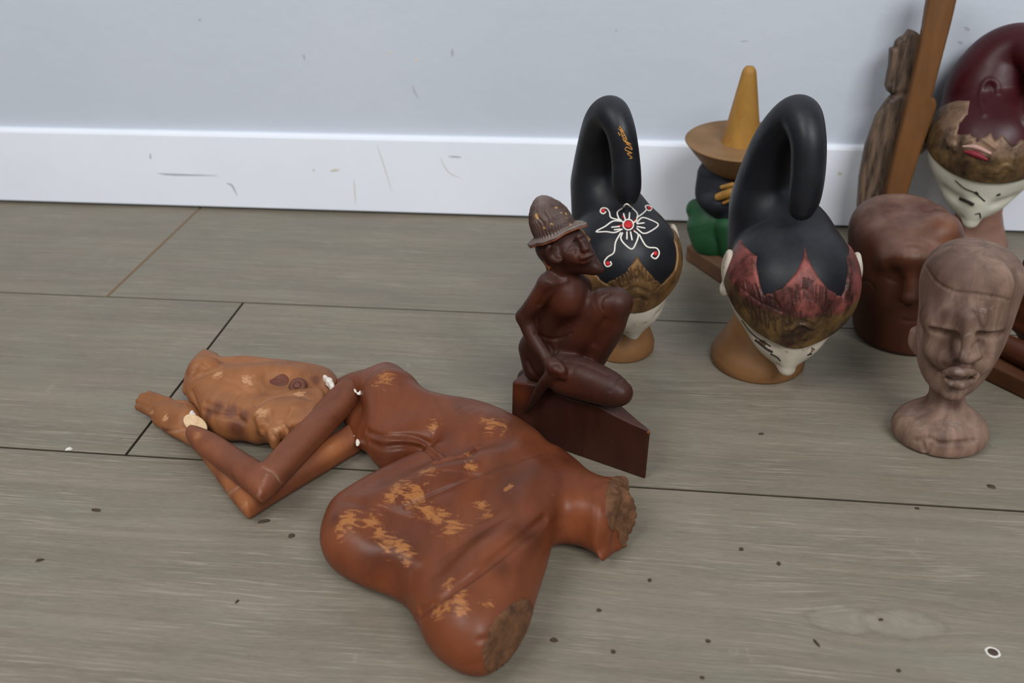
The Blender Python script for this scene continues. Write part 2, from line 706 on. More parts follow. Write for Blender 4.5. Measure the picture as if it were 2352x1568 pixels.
    c = n.mix(n.math('MULTIPLY', smud, 0.22), c, srgb(89, 86, 79))
    scuff = n.ramp(n.noise(36, n.mapping((1, 0.5, 1), (0, 0, 0.4)), 5, 0.65), 0.68, 0.74)
    c = n.mix(n.math('MULTIPLY', scuff, 0.30), c, srgb(159, 153, 139))
    for r2 in knots:
        rag = n.math('ADD', r2, n.math('MULTIPLY', n.math('SUBTRACT', n.noise(140, None, 4), 0.5), 1.2))
        c = n.mix(n.ramp(rag, 1.15, 0.55, 0.0, 0.32), c, srgb(147, 139, 129))
        ring = n.math('MULTIPLY', n.ramp(rag, 0.9, 1.15), n.ramp(rag, 1.6, 1.2))
        c = n.mix(n.math('MULTIPLY', ring, 0.25), c, srgb(90, 84, 72))
    pore = n.ramp(n.noise(420, mpw((0.25, 3.0, 1)), 4, 0.7), 0.3, 0.7)
    c = n.mix(0.16, c, n.mix(pore, srgb(70, 64, 55), srgb(169, 159, 145)))
    nm = n.bump(fine, 0.22, 0.0004)
    M['plank'] = n.out(c, n.ramp(broad, 0.3, 0.7, 0.42, 0.58), nm, 0.45)
    n = NT('seam_dirt')
    M['seam'] = n.out(n.mix(n.noise(120), srgb(46, 42, 34), srgb(76, 68, 56)), 0.95)
    n = NT('tan_joint_filler')
    M['filler'] = n.out(n.mix(n.noise(150), srgb(126, 98, 68), srgb(108, 92, 72)), 0.9)
make_materials()

# ------------------------------------------------------------------ setting
WALL_Y = 2.293 * CAM_H
S1, S2 = 1.763 * CAM_H, 1.193 * CAM_H
PW = (S1 - S2 + WALL_Y - S1) / 2 / 1.0
PWB = S1 - S2
BT = 0.009            # baseboard thickness
floor_V, floor_Q = box_mesh((-1.6, -0.9, -0.03), (1.6, WALL_Y + 0.02, -0.004))
floor = tag(link_mesh('floor', floor_V, floor_Q, M['seam'], smooth=False), kind='structure')

def plank(x0, x1, y0, y1, seed):
    g = 0.0004 if y0 >= S1 - 1e-6 else 0.0006
    V, Q = box_mesh((x0 + 0.0008, y0 + g, -0.008), (x1 - 0.0008, y1 - (0.0004 if abs(y1 - S1) < 1e-6 else 0.0006), 0.0), 0.0004)
    c = np.array([(x0 + x1) / 2, (y0 + y1) / 2, 0.0])
    o = link_mesh('plank', V, Q, M['plank'], floor, base=c, smooth=False)
    o.data.materials.append(M['seam'])
    for p in o.data.polygons:
        p.material_index = 0 if p.normal.z > 0.9 else 1
    return o

JA, JB = -1.1927 * CAM_H, -0.857 * CAM_H
for i, (a, b) in enumerate(((-1.55, JA), (JA, 0.72), (0.72, 1.55))):
    plank(a, b, S1, WALL_Y + 0.012, i)
for i, (a, b) in enumerate(((-1.55, JB), (JB, 0.86), (0.86, 1.55))):
    plank(a, b, S2, S1, 3 + i)
for i, (a, b) in enumerate(((-1.55, -0.80), (-0.80, 0.46), (0.46, 1.55))):
    plank(a, b, S2 - PWB, S2, 6 + i)
for i, (a, b) in enumerate(((-1.55, -0.3), (-0.3, 1.55))):
    plank(a, b, S2 - 2 * PWB, S2 - PWB, 9 + i)
    plank(a + 0.2 * i, b - 0.2 * (1 - i), S2 - 3 * PWB, S2 - 2 * PWB, 12 + i)
V, Q = box_mesh((JA - 0.0016, S1, -0.008), (JA + 0.0010, WALL_Y, 0.0002))
link_mesh('joint_filler', V, Q, M['filler'], floor, base=(JA, S1, 0), smooth=False)

V, Q = box_mesh((-1.6, WALL_Y + BT, -0.03), (1.6, WALL_Y + 0.12, 1.5))
tag(link_mesh('wall_back', V, Q, M['wall'], smooth=False), kind='structure')
BH = 0.0938
prof = [(0, 0.0042), (0, BH - 0.004), (0.0012, BH - 0.0012), (0.004, BH), (BT, BH), (BT, 0.0042)]
V = [(x, WALL_Y + a, b) for x in (-1.6, 1.6) for a, b in prof]
k = len(prof)
Q = [tuple(range(k))[::-1], tuple(range(k, 2 * k))] + [(i, (i + 1) % k, k + (i + 1) % k, k + i) for i in range(k)]
Q = [tuple(reversed(q)) for q in Q]
tag(link_mesh('baseboard_back', V, Q, M['base'], smooth=False), kind='structure')

# scuffs on the painted wall and baseboard
n = NT('grey_scuff')
M['scuff'] = n.out(n.mix(n.noise(200), srgb(164, 166, 174), srgb(182, 184, 191)), 0.7)
n = NT('tan_scuff')
M['scuff_tan'] = n.out(n.mix(n.noise(200), srgb(200, 194, 178), srgb(214, 210, 202)), 0.7)
def scuff(parent, y, pts, wpx, mat):
    P_ = catmull([on_plane(u, v, (0, y, 0), np.array([0, 1.0, 0])) for u, v in pts], 3)
    V, Q = [], []
    nn_ = len(P_)
    for i, p in enumerate(P_):
        t = unit(P_[min(i + 1, nn_ - 1)] - P_[max(i - 1, 0)])
        sd = np.array([-t[2], 0, t[0]]) * wpx * 0.0005 * math.sin(math.pi * (i + 0.35) / (nn_ - 0.3)) * 0.5
        for dy_ in (0.0, -0.00015):
            V += [p + sd + [0, dy_, 0], p - sd + [0, dy_, 0]]
    for i in range(nn_ - 1):
        a, b = 4 * i, 4 * i + 4
        Q += [(a + 2, a + 3, b + 3, b + 2), (a, b, b + 1, a + 1), (a, a + 2, b + 2, b), (a + 1, b + 1, b + 3, a + 3)]
    Q += [(0, 1, 3, 2), (4 * nn_ - 4, 4 * nn_ - 2, 4 * nn_ - 1, 4 * nn_ - 3)]
    link_mesh('scuff', V, Q, mat, parent, base=P_[0], smooth=False)
wall_o, base_o = bpy.data.objects['wall_back'], bpy.data.objects['baseboard_back']
for pts, w_, mt in (([(697, 124), (700, 138)], 5, 'scuff'), ([(1039, 112), (1039, 130)], 7, 'scuff'), ([(960, 132), (952, 144)], 5, 'scuff_tan'), ([(948, 195), (952, 210), (962, 227)], 4, 'scuff'), ([(888, 122), (904, 120)], 4, 'scuff_tan'),
                    ([(1414, 68), (1416, 72)], 6, 'scuff'), ([(2215, 62), (2228, 70)], 7, 'scuff'), ([(2200, 95), (2212, 100)], 6, 'scuff'), ([(1700, 95), (1720, 93)], 3, 'scuff'), ([(455, 46), (462, 45)], 5, 'scuff')):
    scuff(wall_o, WALL_Y + BT, pts, w_, M[mt])
for pts, w_, mt in (([(362, 398), (400, 401), (500, 403)], 5, 'scuff'), ([(520, 421), (533, 426), (545, 450)], 5, 'scuff'), ([(758, 393), (780, 389)], 7, 'scuff_tan'), ([(865, 330), (880, 375), (902, 445)], 2.5, 'scuff_tan'), ([(1030, 359), (1060, 361)], 4, 'scuff'),
                    ([(813, 410), (817, 470)], 3, 'scuff_tan'), ([(345, 352), (346, 366)], 4, 'scuff'), ([(1925, 395), (1932, 402)], 8, 'scuff_tan'), ([(1010, 360), (1030, 395), (1060, 410)], 3, 'scuff_tan'), ([(720, 388), (722, 394)], 6, 'scuff_tan')):
    scuff(base_o, WALL_Y, pts, w_, M[mt])

# ------------------------------------------------------------------ broken carved woman lying on the floor
M['torso'] = wood('red_brown_lacquered_wood', srgb(80, 38, 23), srgb(128, 69, 40), (1.0, 0.35, 1.0), 26, (0.30, 0.50),
                  wear=srgb(160, 104, 58), dust=srgb(150, 118, 96), dust_amt=0.08, groove=srgb(52, 26, 18), rot=(0, 0, 0.5), contrast=(0.3, 0.75), tint=srgb(58, 29, 20), spec=0.2)
M['orange_wood'] = wood('orange_brown_wood', srgb(104, 62, 34), srgb(158, 102, 62), (1.0, 0.5, 1.0), 30, (0.42, 0.62),
                        wear=srgb(182, 138, 98), dust=srgb(170, 140, 115), dust_amt=0.1, groove=srgb(176, 150, 128), contrast=(0.3, 0.7), tint=srgb(92, 52, 38))
M['arm_wood'] = wood('red_brown_arm_wood', srgb(84, 46, 30), srgb(128, 73, 48), (1.0, 0.5, 1.0), 40, (0.38, 0.6),
                     wear=srgb(150, 104, 74), dust=srgb(160, 130, 110), dust_amt=0.1, groove=srgb(168, 140, 122), contrast=(0.3, 0.7), tint=srgb(160, 98, 54), spec=0.2)
M['knot_wood'] = wood('dark_red_brown_wood', srgb(72, 40, 30), srgb(104, 60, 44), (1, 1, 1), 40, (0.4, 0.55))
n = NT('bare_pale_wood')
fib = n.noise(160, n.mapping((1, 0.4, 1.0), (0, 0, 0.5)), 4, 0.7)
M['bare'] = n.out(n.mix(n.ramp(fib, 0.3, 0.7), srgb(186, 150, 112), srgb(220, 194, 158)), 0.75, n.bump(fib, 0.5, 0.0008))
n = NT('broken_dark_wood')
fib = n.noise(120, n.mapping((0.5, 1, 1.0), (0, 0, 0.5)), 5, 0.7)
M['broken'] = n.out(n.mix(n.ramp(fib, 0.3, 0.7), srgb(66, 44, 31), srgb(118, 80, 52)), 0.8, n.bump(fib, 0.7, 0.0012))
n = NT('dried_white_glue')
M['glue'] = n.out(n.mix(n.noise(90), srgb(232, 226, 218), srgb(200, 188, 174)), 0.45, n.bump(n.noise(150), 0.3, 0.0008))

def carved_woman():
    EX, EY = np.array([1.0, 0, 0]), np.array([0, 1.0, 0])
    root = empty('carved_woman', G(1080, 1200, 0.0), 'broken red-brown carved wooden woman in a long skirt lying flat on the floor', 'wood carving')
    zc = 0.0235
    out = [(840, 905), (846, 878), (868, 864), (898, 858), (930, 868), (956, 892), (974, 914), (996, 927), (1040, 935), (1100, 945), (1160, 965), (1210, 995), (1243, 1030),
           (1262, 1042), (1295, 1054), (1330, 1080), (1362, 1108), (1388, 1120), (1418, 1121), (1440, 1120), (1436, 1160), (1425, 1210), (1410, 1258), (1390, 1284), (1372, 1266),
           (1358, 1240), (1320, 1228), (1272, 1232), (1250, 1300), (1228, 1380), (1214, 1425), (1180, 1485), (1130, 1524), (1085, 1530), (1040, 1514), (990, 1473),
           (955, 1420), (928, 1382), (880, 1347), (810, 1318), (765, 1277), (744, 1232), (752, 1182), (795, 1146), (865, 1106), (940, 1070), (995, 1046),
           (960, 1050), (925, 1062), (885, 1066), (856, 1046), (842, 1005), (846, 940)]
    s = Sdf()
    s.add(f_extrude([G(u, v, zc) for u, v in out], (0, 0, zc), EX, EY, 0.0205, 0.020))
    def lump(pts, k=0.010, squash=None, per=5):
        P_, R_ = [], []
        for u, v, r, z in pts:
            p = G(u, v, z)
            P_.append(p)
            R_.append(r * mpp(p))
        s.add(f_chain(P_, R_, per, squash), k)
    # chest, waist and hip
    lump([(896, 908, 64, 0.032), (902, 955, 60, 0.029), (886, 1010, 46, 0.022)], 0.008)
    lump([(775, 893, 20, 0.020), (812, 885, 30, 0.024), (860, 888, 44, 0.029)], 0.008)
    lump([(812, 935, 26, 0.014), (822, 975, 28, 0.014), (850, 1000, 36, 0.018)], 0.008)
    lump([(940, 950, 55, 0.026), (1020, 985, 50, 0.025), (1120, 1020, 72, 0.028), (1190, 1040, 62, 0.027)], 0.010)
    # front thigh with its knee, hind thigh, leg towards the broken foot
    lump([(825, 1235, 82, 0.025), (930, 1185, 84, 0.029), (1060, 1130, 82, 0.031), (1190, 1090, 70, 0.030)], 0.010)
    lump([(1085, 1420, 100, 0.026), (1120, 1330, 96, 0.031), (1190, 1220, 80, 0.032), (1250, 1130, 72, 0.030)], 0.010)
    lump([(1255, 1130, 66, 0.029), (1330, 1160, 56, 0.025), (1380, 1185, 56, 0.024), (1408, 1195, 74, 0.024)], 0.009)
    # valley between the two thighs and the skirt's big folds
    for uv, a, w in (([(900, 1330), (960, 1290), (1060, 1230), (1150, 1165)], 0.0075, 0.014),
                     ([(925, 1190), (960, 1172), (1000, 1152)], 0.0025, 0.012),
                     ([(990, 1290), (1090, 1230), (1190, 1170)], -0.0042, 0.010),
                     ([(1180, 1180), (1270, 1215), (1330, 1210)], 0.0030, 0.012)):
        s.disp(s.line(uv, 4), a, w)
    s.keep(f_plane((0, 0, 0.0004), (0, 0, -1)), 0.003)
    g1 = s.line([(1250, 1192), (1180, 1250), (1090, 1320), (1010, 1378), (965, 1405)], 6)
    g2 = s.line([(930, 1165), (1010, 1130), (1100, 1093), (1180, 1063), (1248, 1040)], 6)
    b1 = s.line([(842, 990), (870, 1000), (905, 1000), (960, 1006), (1030, 1046)], 6)
    b2 = s.line([(850, 1016), (880, 1026), (930, 1022), (980, 1034), (1008, 1058)], 6)
    b3 = s.line([(868, 1008), (920, 1012), (970, 1018), (1012, 1046)], 6)
    f1 = s.line([(1000, 1064), (1040, 1054), (1075, 1046), (1096, 1030)], 6)
    f2 = s.line([(1002, 1078), (1050, 1070), (1090, 1062)], 6)
    f3 = s.line([(1015, 1082), (1070, 1088), (1120, 1096)], 6)
    h1 = s.line([(795, 1149), (850, 1160), (905, 1176), (935, 1188)], 5)
    h2 = s.line([(1165, 1180), (1100, 1220), (1010, 1275), (950, 1318)], 5)
    h3 = s.line([(1262, 1050), (1290, 1085), (1300, 1130), (1285, 1190)], 5)
    e1 = s.line([(952, 1418), (985, 1412), (1030, 1398)], 5)
    e2 = s.line([(1102, 1470), (1135, 1462), (1170, 1430), (1208, 1402)], 5)
    for l, a, w in ((g1, 0.0050, 0.0024), (g2, 0.0012, 0.0010), (b1, 0.0026, 0.0018), (b2, 0.0024, 0.0018), (b3, -0.0012, 0.0028), (f1, 0.0022, 0.0020),
                    (f2, -0.0012, 0.0024), (f3, 0.0009, 0.0016), (h1, 0.0014, 0.0030), (h2, 0.0016, 0.0040), (h3, 0.0014, 0.0060), (e1, 0.0010, 0.0016), (e2, 0.0012, 0.0016)):
        s.disp(l, a, w)
    s.disp(g1 + np.array([0.004, -0.004, 0]), -0.0012, 0.006)
    s.disp(f1 + np.array([-0.001, 0.003, 0.0]), -0.0016, 0.0026)
    # cut ends: the hem at the lower lobe and the ragged ankle
    hem_n = unit([0.80, -0.46, 0.16])
    hem_c = s.hit([(1165, 1468)])[0] - hem_n * 0.0035
    s.cut(lambda P: -((P - hem_c.astype(F32)) @ hem_n.astype(F32)), 0.003)
    s.disp(s.hit([(1165, 1470), (1150, 1490)]), 0.0015, 0.010)
    s.disp(s.line([(1395, 1160), (1385, 1190), (1378, 1230), (1384, 1262)], 4), 0.0045, 0.0040)
    s.disp(s.line([(1436, 1140), (1428, 1180), (1412, 1240)], 4), 0.0022, 0.0040)
    s.disp(s.line([(1385, 1140), (1405, 1128), (1430, 1126)], 4), 0.0018, 0.0040)
    def rag(P):
        m = np.clip((P @ unit([0.9, 0.2, 0]).astype(F32) - F32(G(1395, 1190, 0.02) @ unit([0.9, 0.2, 0]))) / 0.006, 0, 1)
        return m * 0.0013 * (np.sin(P[:, 1] * 310 + 2 * np.sin(P[:, 2] * 150)) * np.sin(P[:, 2] * 220 + 1) + 0.35 * np.sin(P[:, 1] * 1300 + P[:, 2] * 500))
    s.field(rag)
    wear_px = [(920, 1120, 26), (950, 1140, 30), (900, 1135, 20), (800, 1195, 24), (790, 1215, 22), (850, 1190, 20), (895, 1245, 24), (925, 1255, 20), (1010, 1190, 22), (1040, 1210, 26),
               (985, 1175, 22), (1105, 1160, 14), (1120, 1180, 14), (1030, 1385, 20), (1050, 1370, 20), (1005, 1400, 18), (1060, 1395, 20), (1135, 975, 26), (995, 978, 12), (1075, 1040, 10),
               (1080, 1068, 14), (940, 1280, 16), (1170, 1120, 12), (870, 1225, 14), (1120, 1385, 14), (1030, 1340, 12), (985, 1080, 20), (880, 870, 22)]
    wp = s.hit([(u, v) for u, v, r in wear_px])
    wr = [1.5 * r * mpp(p) for p, (_, _, r) in zip(wp, wear_px)]
    lt_px = [(800, 890, 60), (820, 985, 50), (1330, 1150, 40), (1290, 1120, 40)]
    dk_px = [(930, 1270, 50), (860, 1270, 46), (1180, 1100, 70), (770, 1190, 20), (1230, 1080, 40), (1210, 1230, 40), (1190, 975, 46), (900, 1035, 30), (1150, 1300, 30), (1100, 1230, 40)]
    dp = s.hit([(u, v) for u, v, r in dk_px])
    dr = [r * mpp(p) for p, (_, _, r) in zip(dp, dk_px)]
    tf = patches(dp, dr)
    body = sdf_part('body', s, (-0.24, 0.29, -0.004), (0.085, 0.66, 0.07), 0.0010, M['torso'], root,
             {'wear': patches(wp, wr), 'groove': near_lines([g1, g2, b1, b2, f1], 0.0012), 'tint': lambda P: tf(P) * 0.55})
    # bare wood showing at the two breaks
    hs = Sdf()
    hs.add(s).keep(lambda P: -((P - (hem_c - hem_n * 0.0025).astype(F32)) @ hem_n.astype(F32)))
    hs.field(lambda P: np.full(len(P), -0.0003, F32))
    sdf_part('broken_hem', hs, hem_c - 0.05, hem_c + 0.05, 0.0012, M['broken'], root)
    an = unit([0.94, -0.12, 0.32])
    a0 = s.hit([(1420, 1200)])[0]
    hs = Sdf()
    hs.add(s).keep(lambda P: -((P - (a0 - an * 0.002).astype(F32)) @ an.astype(F32)))
    hs.field(lambda P: np.full(len(P), -0.0003, F32))
    sdf_part('broken_ankle', hs, a0 - 0.05, a0 + 0.05, 0.0010, M['broken'], root)

    # head: hair mass with knots, leaf-like fringe, rosette
    zc = 0.0185
    out = [(450, 935), (436, 912), (424, 885), (430, 862), (445, 842), (470, 824), (505, 828), (525, 840), (575, 838), (640, 845), (700, 852), (752, 862), (776, 876), (782, 905), (752, 925),
           (728, 942), (736, 972), (700, 992), (668, 1000), (648, 1016), (625, 1019), (606, 998), (578, 1000), (545, 992), (505, 990), (470, 968)]
    s = Sdf()
    s.add(f_extrude([G(u, v, zc) for u, v in out], (0, 0, zc), EX, EY, 0.0165, 0.016))
    lump2 = lambda pts, k=0.012: s.add(f_chain([G(u, v, z) for u, v, r, z in pts], [r * mpp(G(u, v, z)) for u, v, r, z in pts], 4), k)
    lump2([(480, 890, 46, 0.022), (560, 890, 52, 0.026), (640, 880, 44, 0.026), (730, 890, 28, 0.024)], 0.008)
    lump2([(590, 950, 34, 0.024), (650, 955, 38, 0.027), (700, 940, 30, 0.027)], 0.006)
    fr = [(578, 945), (598, 928), (640, 924), (690, 908), (738, 904), (748, 928), (730, 950), (738, 974), (712, 980), (700, 994), (676, 986), (664, 1008), (646, 1000), (640, 1018), (622, 1020), (612, 998), (596, 990), (586, 968)]
    s.add(f_extrude([G(u, v, 0.028) for u, v in fr], (0, 0, 0.028), EX, EY, 0.0075, 0.0045, 3), 0.0035)
    lump2([(464, 852, 33, 0.031), (480, 850, 31, 0.033)], 0.0015)
    lump2([(438, 876, 15, 0.024), (434, 894, 15, 0.020)], 0.002)
    for uv, a_ in (([(608, 1012), (612, 996)], .004), ([(645, 1018), (640, 1000)], .004), ([(668, 1008), (664, 990)], .004), ([(720, 985), (712, 968)], .003)):
        s.disp([G(u, v, 0.020) for u, v in uv], a_, 0.0030)
    s.keep(f_plane((0, 0, 0.0004), (0, 0, -1)), 0.003)
    lines = [s.line(l, 5) for l in ([(445, 868), (470, 858), (505, 845)], [(444, 858), (455, 838), (472, 846)], [(440, 900), (452, 930), (462, 955)],
                                    [(545, 905), (530, 925), (535, 950), (560, 970)], [(470, 925), (500, 935), (545, 940)], [(465, 942), (500, 952), (545, 956)],
                                    [(590, 930), (625, 912), (670, 905), (715, 915)], [(600, 985), (620, 970), (618, 945)], [(640, 1000), (630, 985), (640, 970)],
                                    [(670, 985), (660, 965), (670, 940)], [(530, 862), (560, 885), (590, 880), (604, 900)], [(500, 872), (540, 880), (570, 900)])]
    for l, a in zip(lines, (0.0028, 0.0018, 0.0020, 0.0020, 0.0028, 0.0022, 0.0022, 0.0026, 0.0026, 0.0022, 0.0012, 0.0009)):
        s.disp(l, a, 0.0020)
    oval = s.hit([(632, 870)])[0]
    s.disp(s.hit([(617, 868), (648, 874)]), 0.0042, 0.0062)
    s.disp(s.hit([(735, 880), (745, 892)]), 0.0025, 0.0040)
    tp = s.hit([(500, 938), (530, 945), (560, 955), (480, 950), (725, 872), (545, 985)])
    tf2 = patches(tp, [0.007, 0.007, 0.006, 0.006, 0.005, 0.009])
    sdf_part('head', s, G(395, 1045, 0) - np.array([0.02, 0.02, 0.004]), G(800, 800, 0) + np.array([0.02, 0.01, 0.055]), 0.0011, M['orange_wood'], root,
             {'wear': patches(s.hit([(640, 985), (600, 950), (570, 870), (690, 905), (500, 860)]), [0.006, 0.007, 0.006, 0.006, 0.006]), 'tint': lambda P: np.clip(tf2(P) * 1.5 - 0.35, 0, 0.9),
              'groove': near_lines([lines[0], lines[2], lines[6], lines[8]], 0.0012)})
    # rosette: ring with a centre bead
    c = s.hit([(685, 888)])[0]
    nrm = unit([0.05, -0.55, 0.8])
    t1 = unit(np.cross(nrm, [1, 0, 0])); t2 = np.cross(nrm, t1)
    rs = Sdf()
    rs.add(f_ell(c, [t1, t2, nrm], (0.0072, 0.0072, 0.0048)))
    ring = [c + nrm * 0.0034 + 0.0036 * (math.cos(a) * t1 + math.sin(a) * t2) for a in np.linspace(0, 2 * math.pi, 25)]
    rs.disp(ring, 0.0012, 0.0010)
    rose = sdf_part('rosette', rs, c - 0.011, c + 0.011, 0.0005, M['knot_wood'], root)
    c = s.hit([(632, 870)])[0]
    rs = Sdf()
    t1 = unit([0.97, -0.12, -0.1]); nrm = unit(np.cross(t1, np.cross([0.0, -0.45, 0.9], t1))); t2 = np.cross(nrm, t1)
    rs.add(f_ell(c - nrm * 0.0005, [t1, t2, nrm], (0.0112, 0.0082, 0.0022)))
    rs.disp([c - t1 * 0.004 + nrm * 0.001, c + t1 * 0.004 + nrm * 0.001], 0.0014, 0.005)
    sdf_part('hair_inlay', rs, c - 0.014, c + 0.014, 0.0006, M['knot_wood'], root)
    # arms: two bent bars, one on the other
    def bar(name, outl, z, half, rnd, mat, tints, grooves=()):
        q = Sdf()
        q.add(f_extrude([G(u, v, z) for u, v in outl], (0, 0, z), EX, EY, half, rnd, 3))
        q.keep(f_plane((0, 0, 0.0004), (0, 0, -1)), 0.001)
        gl = [q.line(l, 4) for l in grooves]
        for l in gl:
            q.disp(l, 0.0007, 0.0010)
        pts = np.array([G(u, v, z) for u, v in outl])
        tp_ = q.hit([(u, v) for u, v, r in tints]) if tints else np.zeros((1, 3))
        tf_ = patches(tp_, [r for u, v, r in tints] or [0.001])
        sdf_part(name, q, pts.min(0) - [0.012, 0.012, z + 0.003], pts.max(0) + [0.012, 0.012, 0.022], 0.0010, mat, root,
                 {'tint': lambda P: tf_(P) * 0.65, 'groove': near_lines(gl, 0.0009) if gl else (lambda P: np.zeros(len(P))), 'wear': lambda P: patches(tp_, [0.005] * len(tp_))(P) * 0.7})
    bar('arm', [(428, 1004), (432, 992), (452, 988), (500, 1006), (560, 1044), (600, 1068), (607, 1068), (650, 1020), (700, 968), (752, 912), (786, 882), (808, 880), (826, 892), (824, 912),
                (806, 938), (756, 992), (704, 1046), (650, 1104), (622, 1130), (601, 1145), (594, 1144), (558, 1116), (500, 1070), (450, 1030)],
        0.0275, 0.0088, 0.0080, M['arm_wood'], [(452, 1000, 0.004)], ([(604, 1072), (625, 1085), (645, 1108)], [(592, 1138), (605, 1105), (612, 1090)]))
    bar('arm', [(362, 968), (400, 962), (440, 985), (480, 1040), (530, 1090), (575, 1120), (640, 1086), (720, 1038), (770, 1006), (806, 985), (832, 992), (836, 1016), (800, 1040), (730, 1082),
                (650, 1130), (584, 1172), (570, 1180), (556, 1172), (520, 1128), (476, 1066), (430, 1012), (385, 990)],
        0.0110, 0.0092, 0.0080, M['arm_wood'], [(480, 1085, 0.016), (520, 1125, 0.014), (550, 1150, 0.012), (560, 1165, 0.01), (430, 1015, 0.012), (760, 1030, 0.012)],
        ([(548, 1118), (532, 1128), (520, 1135)],))
    # joined hands at the far end
    s = Sdf()
    def hc(pts, k):
        s.add(f_chain([G(u, v, z) for u, v, r, z in pts], [r * mpp(G(u, v, z)) for u, v, r, z in pts], 4), k)
    hc([(368, 944, 24, 0.012), (392, 951, 30, 0.014), (430, 962, 30, 0.017)], 0.0)
    hc([(372, 962, 20, 0.010), (410, 985, 20, 0.012), (450, 1010, 18, 0.014)], 0.005)
    for i, (u, v, u2, v2) in enumerate(((322, 934, 372, 958), (324, 921, 376, 944), (331, 911, 380, 932), (345, 906, 386, 924))):
        hc([(u - 3, v, 9.0, 0.012 + 0.0022 * i), (u2, v2, 12, 0.015 + 0.0014 * i)], 0.0007)
    hc([(392, 930, 9, 0.018), (425, 928, 9, 0.020), (440, 940, 9, 0.020)], 0.004)
    s.keep(f_plane((0, 0, 0.0004), (0, 0, -1)), 0.002)
    hl = s.line([(372, 985), (395, 990), (425, 986)], 4)
    s.disp(hl, 0.0012, 0.0012)
    lo = np.min([G(300, 1030, 0), G(300, 890, 0)], axis=0) - 0.012
    hi = np.max([G(480, 1030, 0), G(480, 890, 0)], axis=0) + 0.012
    sdf_part('hands', s, (lo[0], lo[1], -0.003), (hi[0], hi[1], 0.04), 0.0009, M['orange_wood'], root,
             {'wear': patches(s.hit([(350, 945), (380, 960)]), [0.004, 0.004]), 'tint': lambda P: patches(s.hit([(390, 970), (330, 950)]), [0.006, 0.004])(P) * 0.4, 'groove': near_lines([hl], 0.001)})
    # pale sawn stub of the wrist
    c = G(449, 974, 0.024)
    nrm = unit([0.30, -0.62, 0.72]); t1 = unit([0.85, -0.2, -0.52]); t1 = unit(t1 - nrm * (t1 @ nrm)); t2 = np.cross(nrm, t1)
    rs = Sdf()
    rs.add(f_ell(c, [t1, t2, nrm], (0.0098, 0.0060, 0.0060)))
    rs.keep(f_plane(c + nrm * 0.0015, nrm), 0.0008)
    sdf_part('wrist_stub', rs, c - 0.013, c + 0.013, 0.0006, M['bare'], root)
    # dried glue at the breaks
    for pts, r in (([(748, 868), (758, 878), (764, 890)], 0.0030), ([(812, 893), (822, 903), (830, 896)], 0.0014), ([(818, 1000), (826, 1008), (820, 1022)], 0.0016), ([(425, 935), (438, 945), (446, 962)], 0.0022)):
        z = 0.034 if pts[0][1] < 895 else (0.02 if pts[0][0] > 500 else 0.024)
        q = Sdf()
        pp = catmull([G(u, v, z) for u, v in pts], 4)
        q.add(f_chain(pp, [r * (0.55 + 0.45 * math.sin(math.pi * (i + .5) / len(pp))) for i in range(len(pp))], 1))
        q.field(lambda P: 0.0007 * np.sin(P[:, 0] * 620 + 1) * np.sin(P[:, 1] * 540) + 0.0003 * np.sin(P[:, 2] * 1500))
        sdf_part('glue_blob', q, pp.min(0) - 0.006, pp.max(0) + 0.006, 0.0005, M['glue'], root)
carved_woman()

# ------------------------------------------------------------------ seated man in a hat on a block
M['dark_wood'] = wood('dark_brown_polished_wood', srgb(38, 19, 15), srgb(64, 33, 24), (1.0, 1.0, 0.3), 40, (0.36, 0.52),
                      wear=srgb(150, 90, 50), dust=srgb(118, 100, 96), dust_amt=0.30, groove=srgb(30, 16, 14), contrast=(0.3, 0.72), tint=srgb(84, 40, 22), spec=0.17)
M['hat_wood'] = wood('dark_brown_scored_wood', srgb(52, 34, 29), srgb(82, 58, 50), (1.0, 1.0, 0.3), 50, (0.45, 0.65),
                     wear=srgb(196, 150, 80), dust=srgb(165, 152, 144), dust_amt=0.85, groove=srgb(44, 27, 24), contrast=(0.3, 0.72), tint=srgb(150, 76, 30))

